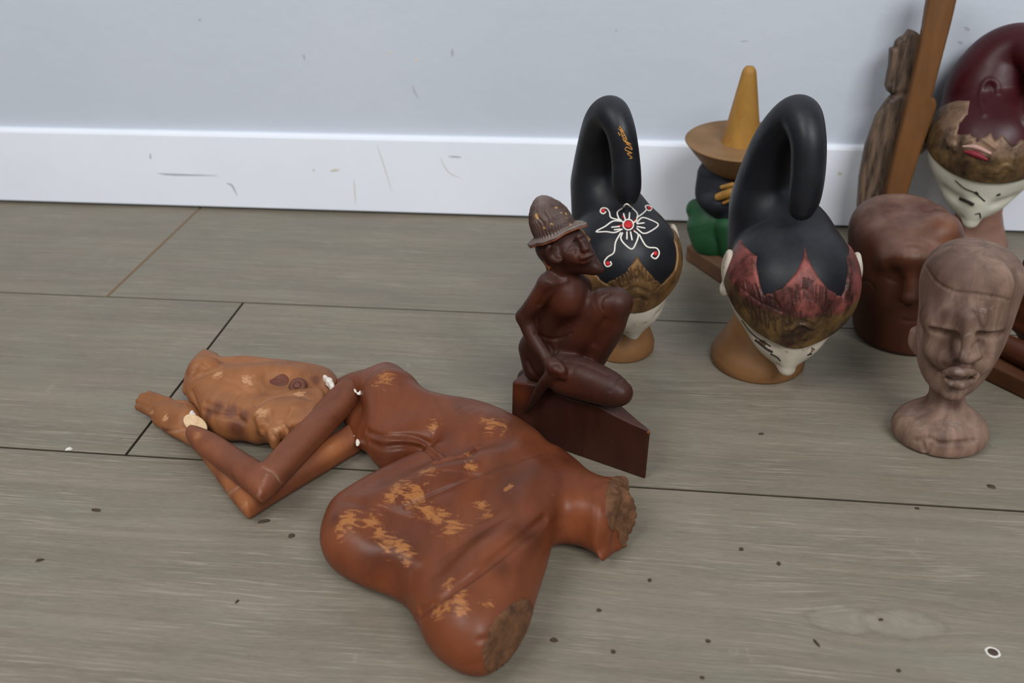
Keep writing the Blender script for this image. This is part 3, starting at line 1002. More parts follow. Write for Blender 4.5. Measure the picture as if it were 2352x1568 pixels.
def seated_man():
    A, B = G(1173, 993), G(1482, 1101)
    ux = unit(B - A)
    nn = np.array([ux[1], -ux[0], 0.0])          # towards the camera
    if nn[1] > 0:
        nn = -nn
    UP = np.array([0, 0, 1.0])
    PF = VPlane(A, nn)                            # front face of the block
    root = empty('seated_man_figurine', (A + B) / 2 - nn * 0.016, 'dark brown carved man in a brimmed hat squatting on a wooden block', 'figurine')
    # block: front outline, wedge in plan
    T = 0.034
    out = [(1173, 993), (1176, 878), (1200, 880), (1239, 886), (1273, 895), (1302, 914), (1345, 925), (1378, 934), (1413, 954), (1455, 974), (1494, 990), (1482, 1101)]
    b = Sdf()
    b.add(f_extrude([PF(u, v) for u, v in out], A - nn * T / 2, ux, UP, T / 2, 0.0016, smooth=False))
    # back side comes forward to an edge at the right, left end runs back
    pr = B + nn * 0.0005
    bn = unit(-nn * 0.085 + ux * 0.036)
    b.keep(f_plane(B - nn * 0.003, bn), 0.004)
    b.keep(f_plane(A - ux * 0.0005, unit(-ux - nn * 0.22)), 0.002)
    # hollow seat carved in the front's upper left, slope up at the back
    b.add(f_chain([PF(1212, 868, -0.026), PF(1262, 880, -0.022)], [0.008, 0.010], 2), 0.006)
    b.disp([PF(1245, 905, 0.0), PF(1220, 960, 0.0)], 0.0022, 0.006)
    b.keep(f_plane((0, 0, 0.0003), (0, 0, -1)), 0.0005)
    lo = np.min([A, B, A - nn * T, B - nn * T], 0) - 0.006
    hi = np.max([A, B, A - nn * T, B - nn * T], 0) + 0.006
    sdf_part('base_block', b, (lo[0], lo[1], -0.002), (hi[0], hi[1], 0.075), 0.0009, M['dark_wood'], root,
             {'wear': patches(b.hit([(1492, 990), (1465, 962), (1484, 1098)]), [0.003, 0.002, 0.003]), 'tint': patches(b.hit([(1195, 905)]), [0.010])})
    # body: everything below in the plane through the middle of the block
    PM = VPlane(A - nn * 0.016, nn)
    s = Sdf()
    def ch(pts, k=0.004, per=4, squash=None):
        P_ = [PM(u, v, o) for u, v, r, o in pts]
        s.add(f_chain(P_, [r * mpp(p) for p, (_, _, r, _) in zip(P_, pts)], per, squash), k)
    # trunk: pelvis, bent back, chest
    ch([(1262, 828, 40, 0.000), (1250, 775, 41, -0.001), (1264, 720, 45, -0.002), (1292, 680, 46, -0.002), (1298, 655, 40, -0.002)], 0)
    ch([(1262, 648, 24, 0.012), (1300, 650, 30, -0.002), (1335, 655, 22, -0.018)], 0.010)
    ch([(1306, 690, 33, 0.004), (1316, 700, 26, -0.012)], 0.012)
    ch([(1232, 845, 30, 0.004), (1222, 800, 30, 0.000)], 0.012)
    # near arm, hand on the ankle
    ch([(1258, 652, 24, 0.014), (1232, 690, 21, 0.016), (1206, 726, 20, 0.016)], 0.003)
    ch([(1205, 728, 19, 0.016), (1222, 772, 17, 0.019), (1250, 815, 14, 0.022), (1272, 840, 17, 0.025)], 0.003)
    ch([(1270, 838, 15, 0.026), (1288, 848, 12, 0.027), (1292, 862, 9, 0.027)], 0.004)
    # far arm behind the raised knee
    ch([(1336, 660, 20, -0.020), (1345, 710, 17, -0.022), (1370, 740, 14, -0.016)], 0.004)
    # raised far leg
    ch([(1300, 800, 40, -0.004), (1340, 755, 42, -0.006), (1385, 705, 42, -0.008), (1414, 694, 35, -0.009)], 0.006)
    ch([(1420, 700, 29, -0.010), (1402, 752, 32, -0.010), (1372, 812, 27, -0.008), (1345, 870, 22, -0.004)], 0.006)
    # near leg folded flat
    ch([(1288, 850, 38, 0.012), (1340, 862, 40, 0.014), (1395, 885, 37, 0.014), (1424, 902, 30, 0.014)], 0.005)
    ch([(1290, 880, 26, 0.018), (1340, 893, 28, 0.018), (1400, 908, 26, 0.016)], 0.006)
    # foot / peg running down the block
    ch([(1278, 852, 17, 0.024), (1250, 880, 14, 0.022), (1226, 918, 10, 0.0185), (1209, 945, 4, 0.016)], 0.003)
    # neck and head
    ch([(1292, 645, 26, -0.002), (1290, 605, 30, -0.001)], 0.006)
    ch([(1278, 562, 50, 0.0), (1304, 570, 44, 0.0)], 0.006)
    ch([(1300, 590, 34, 0.0), (1338, 598, 28, 0.0), (1362, 612, 18, 0.0)], 0.008)
    ch([(1350, 610, 16, 0.0), (1372, 617, 11, 0.0), (1381, 620, 7, 0.0)], 0.004)
    # nose, brow, cheeks, lips, ear
    ch([(1330, 545, 8, 0.009), (1339, 562, 7, 0.0095), (1346, 574, 9, 0.010)], 0.004)
    ch([(1308, 560, 34, 0.001), (1328, 584, 27, 0.001)], 0.008)
    ch([(1312, 584, 13, 0.011), (1326, 592, 9, 0.011)], 0.008)
    ch([(1338, 593, 4, 0.0125), (1349, 591, 5, 0.0115), (1360, 586, 4, 0.009)], 0.003)
    ch([(1341, 602, 5, 0.011), (1354, 600, 5, 0.010)], 0.003)
    ch([(1262, 568, 6, 0.019), (1258, 578, 6, 0.020), (1264, 592, 6, 0.0195), (1280, 599, 7, 0.0185), (1288, 596, 5, 0.018)], 0.0015)
    ch([(1268, 575, 9, 0.0165), (1276, 590, 9, 0.0165)], 0.003)
    gl = []
    def gr(uv, a, wd, per=4):
        l = s.line(uv, per)
        s.disp(l, a, wd)
        gl.append(l)
    gr([(1301, 573), (1309, 562), (1322, 554)], 0.0014, 0.0008)
    gr([(1306, 575), (1317, 569), (1323, 560)], 0.0008, 0.0007)
    gr([(1334, 550), (1342, 545), (1350, 547)], 0.0009, 0.0007)
    gr([(1327, 541), (1338, 560), (1350, 572)], 0.0004, 0.0007) if False else None
    gr([(1338, 601), (1350, 596), (1362, 590)], 0.0012, 0.0008)
    gr([(1330, 580), (1338, 583), (1352, 578)], 0.0012, 0.0010)
    gr([(1327, 572), (1324, 585), (1330, 600)], 0.0007, 0.0012)
    gr([(1270, 572), (1277, 582), (1284, 592)], 0.0016, 0.0012)
    gr([(1268, 570), (1262, 580)], 0.0006, 0.0010) if False else None
    # shoulder blade, belly creases, loin cloth, joints
    gr([(1240, 700), (1250, 680), (1262, 668)], 0.0012, 0.0022)
    gr([(1256, 645), (1275, 652), (1300, 645)], -0.0008, 0.002)
    gr([(1230, 765), (1262, 778), (1290, 775), (1312, 765)], 0.0009, 0.0012)
    gr([(1276, 812), (1288, 790), (1300, 772)], 0.0009, 0.0009)
    gr([(1262, 790), (1270, 805), (1268, 820)], 0.0006, 0.0010)
    gr([(1385, 712), (1380, 700), (1384, 685), (1398, 676)], 0.0008, 0.0009)
    gr([(1402, 898), (1410, 882), (1428, 870)], 0.0007, 0.0009)
    gr([(1300, 830), (1340, 838), (1395, 862)], 0.0010, 0.0012)
    gr([(1365, 790), (1372, 760), (1388, 735)], 0.0012, 0.0022)
    gr([(1212, 830), (1222, 850), (1236, 868)], 0.0016, 0.0018)
    s.disp(s.hit([(1280, 843), (1283, 846)]), 0.0030, 0.0022)
    c = PM(1310, 700)
    tp = s.hit([(1230, 680), (1330, 590), (1375, 720), (1350, 770), (1310, 700), (1290, 870), (1400, 740)])
    sdf_part('man', s, c - [0.085, 0.075, 0.105], c + [0.085, 0.07, 0.085], 0.0008, M['dark_wood'], root,
             {'groove': near_lines(gl, 0.0008), 'tint': lambda P: patches(tp, [0.012, 0.006, 0.012, 0.015, 0.018, 0.014, 0.012])(P) * 0.45,
              'wear': patches(s.hit([(1347, 540), (1352, 552), (1256, 610)]), [0.002, 0.002, 0.004])})
    # hat: bell crown and a drooping brim, scored all over
    c0 = PM(1276, 533)
    tl, trp = PM(1208, 556), PM(1354, 517)
    bx = unit(trp - tl)
    by = unit(-nn - bx * (-nn @ bx))
    bz = np.cross(bx, by)
    if bz[2] < 0:
        bz = -bz
    m = mpp(c0)
    h = Sdf()
    ax = [bx, by, bz]
    rr = [(0.0, 50, 48), (22, 50, 48), (42, 47, 46), (60, 39, 38), (75, 28, 28), (85, 17, 17), (91, 6, 6)]
    def crown(P):
        q = (P - c0.astype(F32)) @ np.array(ax, F32).T / F32(m)
        t = np.clip(q[:, 2], 0, 90)
        rx = np.interp(t, [a for a, _, _ in rr], [b_ for _, b_, _ in rr])
        x = q[:, 0] + t * 0.06
        d = np.hypot(x, q[:, 1]) - rx
        return (np.maximum(d * 0.8, np.maximum(q[:, 2] - 90, -q[:, 2] - 4)) * m).astype(F32)
    h.add(crown)
    def brim(P):
        q = (P - c0.astype(F32)) @ np.array(ax, F32).T / F32(m)
        an = np.arctan2(q[:, 1], q[:, 0])
        r = np.hypot(q[:, 0], q[:, 1])
        wob = 1.0 + 0.03 * np.sin(an * 5 + 1) + 0.02 * np.sin(an * 11)
        ext = np.where(np.cos(an) > 0, 66 + 12 * np.cos(an) ** 6, 66 + 4 * np.cos(an) ** 2) * wob
        zz = q[:, 2] + np.maximum(r - 46, 0) * 0.34 - 3 - 8 * np.clip(np.cos(an + 0.45), 0, 1) ** 4 * np.clip((r - 46) / 25, 0, 1)
        return (np.maximum(np.abs(zz) - 4.0, (r - ext) * 0.8) * m).astype(F32)
    h.add(brim, 0.0012)
    h.cut(f_chain([PM(1283, 575), PM(1280, 548)], [44 * m, 40 * m], 2), 0.001)
    def score(P):
        q = (P - c0.astype(F32)) @ np.array(ax, F32).T / F32(m)
        an = np.arctan2(q[:, 1], q[:, 0])
        r = np.hypot(q[:, 0], q[:, 1])
        a = np.sin(an * 46 + q[:, 2] * 0.22 * np.sin(an * 3 + 0.6) + 2 * np.sin(q[:, 2] * 0.13))
        zz = q[:, 2] + np.maximum(r - 46, 0) * 0.34 - 3 - 8 * np.clip(np.cos(an + 0.45), 0, 1) ** 4 * np.clip((r - 46) / 25, 0, 1)
        up = (zz > 0.5) & (r > 8) & (r < 61)
        return np.where(up, 0.00042 * np.maximum(a, -0.2) * np.clip(r / 30, 0, 1), 0).astype(F32)
    h.field(score)
    def depth(P):
        return np.clip(score(P) / 0.00042, 0, 1) * 0.8
    def under(P):
        q = (P - c0.astype(F32)) @ np.array(ax, F32).T / F32(m)
        an = np.arctan2(q[:, 1], q[:, 0])
        r = np.hypot(q[:, 0], q[:, 1])
        zz = q[:, 2] + np.maximum(r - 46, 0) * 0.34 - 3 - 8 * np.clip(np.cos(an + 0.45), 0, 1) ** 4 * np.clip((r - 46) / 25, 0, 1)
        return np.where((r > 40) & (zz < -1.0), 0.7, 0.0)
    wp = h.hit([(1278, 476), (1290, 488), (1300, 490), (1302, 500), (1232, 495), (1310, 515), (1250, 525), (1266, 515)])
    hat = sdf_part('hat', h, c0 - [0.045, 0.045, 0.025], c0 + [0.045, 0.045, 0.05], 0.00055, M['hat_wood'], root,
             {'groove': depth, 'tint': under, 'wear': patches(wp, [0.0016, 0.0014, 0.0016, 0.0016, 0.003, 0.0014, 0.0014, 0.0014])})
seated_man()

# ------------------------------------------------------------------ painted puppet heads on turned stands
def paint(name, a, b, rough, dust, dust_amt, chips=None, chip_lo=0.70, bump=0.2):
    n = NT(name)
    c = n.mix(n.ramp(n.noise(30, None, 4), 0.3, 0.7), a, b)
    if chips is not None:
        ch = n.ramp(n.noise(75, None, 5, 0.65), chip_lo, chip_lo + 0.04)
        c = n.mix(ch, c, chips)
    dn = n.ramp(n.noise(24, None, 5, 0.6), 0.35, 0.75)
    c = n.mix(n.math('MULTIPLY', n.math('MULTIPLY', n.ramp(n.upness(), 0.1, 1.0), dn), dust_amt), c, dust)
    return n.out(c, n.ramp(n.noise(35), 0.3, 0.7, rough, rough + 0.2), n.bump(n.noise(110, None, 5), bump, 0.0006))

M['black_hair'] = paint('black_lacquer', srgb(15, 16, 19), srgb(24, 25, 30), 0.34, srgb(104, 106, 116), 0.18, srgb(150, 120, 105), 0.79)
M['maroon_hair'] = paint('maroon_lacquer', srgb(48, 6, 12), srgb(60, 10, 17), 0.30, srgb(120, 80, 88), 0.06)
M['face_paint'] = paint('chipped_white_paint', srgb(196, 188, 172), srgb(168, 156, 140), 0.5, srgb(180, 172, 162), 0.2, srgb(104, 78, 56), 0.63, 0.35)
M['clean_face'] = paint('ivory_white_paint', srgb(226, 224, 208), srgb(208, 204, 186), 0.4, srgb(200, 196, 180), 0.2, srgb(150, 135, 105), 0.76, 0.2)
M['ear_paint'] = M['face_paint']
M['black_line'] = paint('black_brush_line', srgb(22, 18, 16), srgb(38, 30, 24), 0.5, srgb(60, 54, 50), 0.1)
M['white_line'] = paint('white_brush_line', srgb(226, 222, 214), srgb(206, 200, 190), 0.5, srgb(200, 196, 190), 0.1)
M['red_dot'] = paint('red_brush_paint', srgb(196, 40, 44), srgb(170, 30, 36), 0.45, srgb(180, 90, 90), 0.1)
M['gold_line'] = paint('gold_pen_line', srgb(196, 140, 70), srgb(166, 112, 50), 0.4, srgb(190, 150, 100), 0.1)

def crown_paint(name, gold_a, gold_b, pink_a, pink_b, dark):
    n = NT(name)
    ns = n.noise(60, n.mapping((1, 1, 0.5)), 5, 0.65)
    g = n.mix(n.ramp(ns, 0.35, 0.65), gold_a, gold_b)
    p = n.mix(n.ramp(ns, 0.40, 0.6), pink_a, pink_b)
    t = n.math('ADD', n.attr('pink'), n.math('MULTIPLY', n.math('SUBTRACT', ns, 0.5), 0.9))
    c = n.mix(n.ramp(t, 0.42, 0.58), g, p)
    c = n.mix(n.math('MULTIPLY', n.attr('groove'), 0.85), c, dark)
    c = n.mix(n.ramp(n.noise(45, None, 5, 0.6), 0.50, 0.68), c, dark)
    b = n.out(c, n.ramp(ns, 0.3, 0.7, 0.35, 0.6), n.bump(n.noise(130, None, 5), 0.5, 0.0008))
    n.b.inputs['Metallic'].default_value = 0.25
    return b
M['crown_bronze'] = crown_paint('worn_bronze_paint', srgb(84, 62, 38), srgb(128, 94, 56), srgb(128, 92, 68), srgb(150, 112, 86), srgb(56, 38, 24))
M['crown_pink'] = crown_paint('worn_pink_and_gold_paint', srgb(66, 50, 33), srgb(120, 92, 52), srgb(66, 34, 30), srgb(132, 72, 66), srgb(46, 30, 26))
M['crown_dull'] = crown_paint('dull_brown_gold_paint', srgb(84, 64, 44), srgb(118, 92, 58), srgb(112, 88, 70), srgb(130, 104, 84), srgb(48, 36, 28))
M['stand_wood'] = wood('honey_turned_wood', srgb(98, 68, 40), srgb(136, 96, 60), (0.4, 0.4, 1.4), 34, (0.4, 0.55), dust=srgb(196, 160, 124), dust_amt=0.3, contrast=(0.3, 0.7))
M['stand_dark'] = wood('pinkish_brown_turned_wood', srgb(120, 84, 70), srgb(150, 112, 98), (0.4, 0.4, 1.4), 34, (0.45, 0.6), dust=srgb(190, 165, 150), dust_amt=0.3)

def lathe(name, prof, c, mat, parent, seg=48):
    V, Q = [], []
    k = len(prof)
    for i in range(seg):
        a = 2 * math.pi * i / seg
        for r, z in prof:
            V.append((c[0] + r * math.cos(a), c[1] + r * math.sin(a), c[2] + z))
    for i in range(seg):
        j = (i + 1) % seg
        for t in range(k - 1):
            Q.append((i * k + t, j * k + t, j * k + t + 1, i * k + t + 1))
    Q.append(tuple(i * k for i in range(seg))[::-1])
    Q.append(tuple(i * k + k - 1 for i in range(seg)))
    return link_mesh(name, V, Q, mat, parent, base=np.array(parent.location))

def puppet_head(label, foot, C_px, R_px, yaw, lean, fwd_off, hook, crown, mats, stand, details):
    base = G(*foot)
    tocam = unit([-base[0], -base[1], 0])
    vr = np.cross(-tocam, [0, 0, 1.0])
    Fh = unit(tocam * math.cos(yaw) + vr * math.sin(yaw))
    PM = VPlane(base, Fh)
    C = PM(C_px[0], C_px[1], fwd_off)
    m = mpp(C)
    R = R_px * m
    Z = np.array([0, 0, 1.0])
    U = unit(Z * math.cos(lean) + Fh * math.sin(lean))
    Fv = unit(Fh * math.cos(lean) - Z * math.sin(lean))
    X = np.cross(U, -Fv) * -1.0
    X = unit(np.cross(-Fv, U))
    AX = np.array([X, Fv, U], F32)
    C32 = C.astype(F32)
    def L(x, y, z):
        return C + R * (x * X + y * Fv + z * U)
    root = empty('puppet_head', base, label, 'puppet head')
    # stand
    rb = stand['r'] * mpp(base)
    lathe('stand', [(rb * 0.97, 0.0), (rb, 0.002), (rb, stand['lip']), (rb * 0.93, stand['lip'] + 0.006), (rb * 0.74, stand['lip'] + 0.020), (rb * 0.60, stand['lip'] + 0.034), (rb * 0.52, max(0.06, C[2] - 0.5 * R))],
          base, mats['stand'], root)
    # face and skull
    jw = details.get('jaw', 1.0)
    s = Sdf()
    s.add(f_ell(C, AX, (R * 0.98, R * 0.98, R * 0.93)))
    s.add(f_chain([L(0, .12, -.15), L(0, .38, -.52), L(0, .64, -.84), L(0, .78, -.96)], [.84 * R, .62 * R * jw, .30 * R * jw, .16 * R], 8), .12 * R)
    s.add(f_chain([L(0, .10, -.45), L(0, .38, -.95), L(0, .46, -1.05)], [.60 * R, .34 * R, .20 * R], 6), .10 * R)
    s.add(f_chain([L(0, .84, -.55), L(0, .88, -.80), L(*details['nose'])], [.08 * R, .09 * R, .075 * R], 5), .20 * R)
    for sx in (-1, 1):
        s.disp([L(sx * .30, .90, -.52), L(sx * .52, .76, -.50)], .05 * R, .12 * R)
        s.disp([L(sx * .16, .92, -.92), L(sx * .12, .86, -.98)], .03 * R, .05 * R)
    s.add(f_chain([L(0, -.05, -.5), np.array([base[0], base[1], 0.05]) + 0.3 * (L(0, -.1, -.5) - base) * [1, 1, 0]], [.42 * R, .34 * R], 2), .1 * R)
    lo, hi = C - 1.45 * R, C + 1.45 * R
    lo = np.minimum(lo, base + [-.03, -.03, .03]); lo[2] = max(lo[2], 0.004)
    head = sdf_part('face', s, lo, hi, R * 0.020, mats['face'], root)
    # ears
    for sx in (-1, 1):
        e = Sdf()
        ec = L(sx * details.get('ear_x', .97), -.16, details.get('ear', .06))
        tilt = unit(U * 0.95 - Fv * 0.3)
        e.add(f_ell(ec, [X, np.cross(tilt, X), tilt], (.12 * R, .19 * R, .33 * R)))
        e.add(f_ell(ec - tilt * .33 * R, [X, np.cross(tilt, X), tilt], (.10 * R, .13 * R, .14 * R)), .03 * R)
        e.disp([ec + X * sx * .1 * R - tilt * .18 * R, ec + X * sx * .1 * R + tilt * .2 * R], .06 * R, .07 * R)
        sdf_part('ear', e, ec - .55 * R, ec + .55 * R, R * 0.02, mats['ear'], root)
    # hair: cap and the big curled lock
    hr = Sdf()
    cap = Sdf()
    cap.add(f_ell(C, AX, (R * 1.00, R * 1.00, R * 0.95)))
    cap.keep(lambda P: F32(-0.02 * R) - ((P - C32) @ U.astype(F32)) + F32(.15) * ((P - C32) @ Fv.astype(F32)), 0.02 * R)
    hr.add(cap)
    hp = [PM(u, v, fwd_off + o * R) for u, v, r, o in hook]
    hr.add(f_chain(hp, [r * mpp(p) for p, (_, _, r, _) in zip(hp, hook)], 14), .12 * R)
    hr.add(f_chain([L(0, -.25, .15), L(0, -.62, .42), hp[1]], [.82 * R, .62 * R, hook[1][2] * mpp(hp[1]) * .9], 10), .14 * R)
    for l, a, wd in details.get('hair_lines', ()):
        hr.disp(hr.line(l, 5), a, wd)
    hp = np.array(hp)
    hair = sdf_part('hair', hr, np.minimum(hp.min(0) - .75 * R, C - 1.1 * R), np.maximum(hp.max(0) + .75 * R, C + 1.1 * R), R * 0.024, mats['hair'], root)
    # crown band with pointed leaves
    ph_, up_, lo_ = crown
    def bounds(P):
        q = (P - C32) @ AX.T / F32(R)
        ph = np.abs(np.degrees(np.arctan2(q[:, 0], q[:, 1])) + details.get('leaf_off', 0))
        return q[:, 2], np.interp(ph, ph_, up_), np.interp(ph, ph_, lo_), ph
    cr = Sdf()
    cr.add(s)
    cr.add(f_ell(C, AX, (R * 1.0, R * 1.0, R * 0.95)), 0.03 * R)
    cr.field(lambda P: np.full(len(P), -0.035 * R, F32))
    def region(P):
        z, u_, l_, ph = bounds(P)
        return (np.maximum((z - u_) * 0.6, (l_ - z) * 0.8) * R).astype(F32)
    cr.keep(region, 0.015 * R)
    cr.cut(f_ell(C, AX, (R * .86, R * .86, R * .82)))
    dl = []
    for l, a, wd in details.get('crown_lines', ()):
        ln = cr.line(l, 5)
        cr.disp(ln, a * R, wd * R)
        if a > 0:
            dl.append(ln)
    jr = random.Random(11)
    jit = lambda p, a: (p[0] + jr.uniform(-a, a), p[1] + jr.uniform(-a, a))
    ht = [cr.line([jit((l[0][0] + dx_, l[0][1] - 4), 4), jit((l[1][0] + dx_ * .8, l[1][1] + 5), 4)], 2) for l in details.get('hatch', ()) for dx_ in (-3, 3)]
    for ln in ht:
        cr.disp(ln, 0.020 * R, 0.013 * R)
    band = sdf_part('crown_band', cr, C - 1.15 * R, C + 1.15 * R, R * 0.0185, mats['crown'], root,
                    {'groove': near_lines(dl + ht, 0.019 * R), 'pink': lambda P: np.clip((bounds(P)[0] - details.get('pink0', 0.1)) / 0.35, 0, 1)})
    # brush lines on the face
    paths, rad = [], []
    for l, r in details.get('face_lines', ()):
        ln = s.line(l, 5)
        if np.abs(s(ln)).max() < 0.0012:
            paths.append(ln); rad.append(r * m)
    if paths:
        V, Q = tube_mesh(paths, rad)
        link_mesh('brow_line', V, Q, M['black_line'], root, base=np.array(root.location))
    return root, dict(s=s, hair=hr, crown=cr, L=L, R=R, m=m, C=C)

def strokes(name, surf, lines, r_px, m, mat, parent, per=5, closed=()):
    paths, rad = [], []
    for i, l in enumerate(lines):
        rr = r_px
        if isinstance(l, tuple) and np.isscalar(l[1]):
            l, rr = l
        paths.append(surf.line(l, per)); rad.append(rr * m)
    V, Q = tube_mesh(paths, rad)
    return link_mesh(name, V, Q, mat, parent, base=np.array(wloc(parent)))

def dot_on(name, surf, u, v, r_px, m, mat, parent):
    c = surf.hit([(u, v)])[0]
    e = 0.0006
    g = unit([float(surf((c + e * d).reshape(1, 3))[0] - surf((c - e * d).reshape(1, 3))[0]) for d in np.eye(3)])
    a = unit(np.cross(g, [0.3, 0.2, 0.9]))
    b = np.cross(g, a)
    k = 18
    V, Q = [], []
    for rr, zz in ((1.0, -0.0008), (1.0, 0.0006), (0.8, 0.0011), (0.4, 0.0014)):
        V += [c + g * zz + r_px * m * rr * (math.cos(2 * math.pi * i / k) * a + math.sin(2 * math.pi * i / k) * b) for i in range(k)]
    for t in range(3):
        Q += [(t * k + i, t * k + (i + 1) % k, (t + 1) * k + (i + 1) % k, (t + 1) * k + i) for i in range(k)]
    Q += [tuple(range(k))[::-1], tuple(range(3 * k, 4 * k))]
    return link_mesh(name, V, Q, mat, parent, base=np.array(wloc(parent)))

def disc_px(cx, cy, r, n=14):
    return [(cx + r * math.cos(2 * math.pi * i / n), cy + r * math.sin(2 * math.pi * i / n)) for i in range(n + 1)]

# head with the flower
MATS_A = dict(face=M['face_paint'], ear=M['ear_paint'], hair=M['black_hair'], crown=M['crown_bronze'], stand=M['stand_wood'])
ra, ia = puppet_head('black-haired puppet head with white flower and looped hair lock signed in gold', (1425, 795), (1436, 594), 126, math.radians(24), math.radians(18), 0.022,
    [(1392, 520, 78, -.75), (1376, 420, 64, -.98), (1376, 335, 50, -.9), (1386, 278, 44, -.62), (1405, 262, 40, -.30), (1426, 302, 34, .0), (1437, 370, 33, .15), (1439, 425, 34, .22), (1440, 448, 27, .25)],
    ([0, 12, 30, 52, 78, 100, 130, 180], [.70, .52, .22, .30, .62, .55, .3, .2], [-.30, -.29, -.24, -.14, -.02, .02, .0, .0]),
    MATS_A, dict(r=76, lip=0.008),
    dict(nose=(0, .94, -1.06), ear=.12, leaf_off=13, jaw=1.14, pink0=.75,
         crown_lines=[([(1434, 672), (1462, 660), (1492, 672)], .03, .03), ([(1440, 682), (1465, 672), (1490, 682)], -.02, .03), ([(1444, 692), (1466, 684), (1486, 692)], .03, .025),
                      ([(1462, 622), (1470, 632), (1462, 642), (1452, 632), (1462, 622)], .02, .025), ([(1415, 665), (1440, 655), (1452, 640)], .03, .025), ([(1510, 640), (1490, 648), (1478, 640)], .03, .025),
                      ([(1380, 640), (1400, 655), (1420, 670)], .03, .025), ([(1530, 600), (1524, 640), (1505, 668)], .03, .025)],
         hatch=[[(1430 + 8 * i, 620 - 5 * abs(3 - i) + 8), (1436 + 7 * i, 636 - 3 * abs(3 - i) + 4)] for i in range(7)] + [[(1412 + 9 * i, 634 - 4 * i), (1420 + 8 * i, 652 - 5 * i)] for i in range(4)]
               + [[(1500 + 8 * i, 624 + 2 * i), (1496 + 7 * i, 642 + 3 * i)] for i in range(4)],
         face_lines=[([(1422, 742), (1440, 765), (1462, 788)], 2.2), ([(1478, 788), (1500, 760)], 1.6)]))
hs, m = ia['hair'], ia['m']
flower = strokes('painted_flower', hs, [
    [(1443, 516), (1424, 505), (1418, 488), (1430, 478), (1439, 468), (1452, 478), (1464, 492), (1460, 508), (1445, 515)],
    [(1462, 512), (1475, 500), (1494, 505), (1512, 516), (1496, 530), (1478, 536), (1462, 524)],
    [(1456, 530), (1466, 540), (1460, 560), (1451, 572), (1436, 562), (1426, 548), (1430, 534)],
    [(1430, 526), (1412, 534), (1392, 532), (1369, 532), (1390, 520), (1408, 508), (1428, 508)],
    [(1428, 506), (1404, 500), (1400, 488), (1394, 479), (1383, 478), (1379, 486), (1386, 491), (1392, 486)],
    [(1462, 500), (1474, 492), (1484, 482), (1482, 474), (1490, 472), (1497, 478), (1492, 484), (1486, 482)],
    [(1426, 534), (1414, 556), (1410, 580), (1396, 590), (1388, 602), (1394, 612), (1404, 608), (1402, 600)],
    [(1468, 538), (1480, 560), (1490, 568), (1508, 570), (1514, 582), (1506, 594), (1496, 588), (1502, 580)],
    [(1432, 490), (1436, 504)], [(1446, 488), (1445, 504)], [(1462, 514), (1480, 512)], [(1462, 520), (1482, 524)], [(1440, 532), (1440, 550)], [(1448, 532), (1452, 552)], [(1404, 522), (1424, 520)], [(1410, 528), (1426, 526)]],
    2.0, m, M['white_line'], ra)
dot_on('red_flower_centre', hs, 1443, 516, 9.5, m, M['red_dot'], flower)
for x, y in ((1386, 484), (1491, 478), (1396, 605), (1505, 582)):
    dot_on('red_dot', hs, x, y, 5, m, M['red_dot'], flower)
for l in ([(1418, 519), (1430, 518)], [(1455, 528), (1464, 536)], [(1434, 502), (1430, 496)], [(1456, 508), (1464, 502)]):
    strokes('red_streak', hs, [l], 1.8, m, M['red_dot'], flower)
strokes('centre_ring', hs, [disc_px(1443, 516, 12)], 1.9, m, M['white_line'], flower)
strokes('gold_signature', hs, [
    [(1438, 330), (1448, 336), (1452, 344), (1440, 338), (1436, 344), (1452, 352), (1440, 352), (1452, 362), (1446, 364)],
    [(1434, 322), (1450, 332), (1436, 326), (1430, 318)], [(1428, 312), (1440, 322), (1432, 306), (1424, 300)], [(1422, 290), (1430, 300), (1426, 308), (1434, 312)], [(1420, 296), (1434, 302)], [(1424, 312), (1420, 304)]],
    1.2, m, M['gold_line'], ra, per=4)

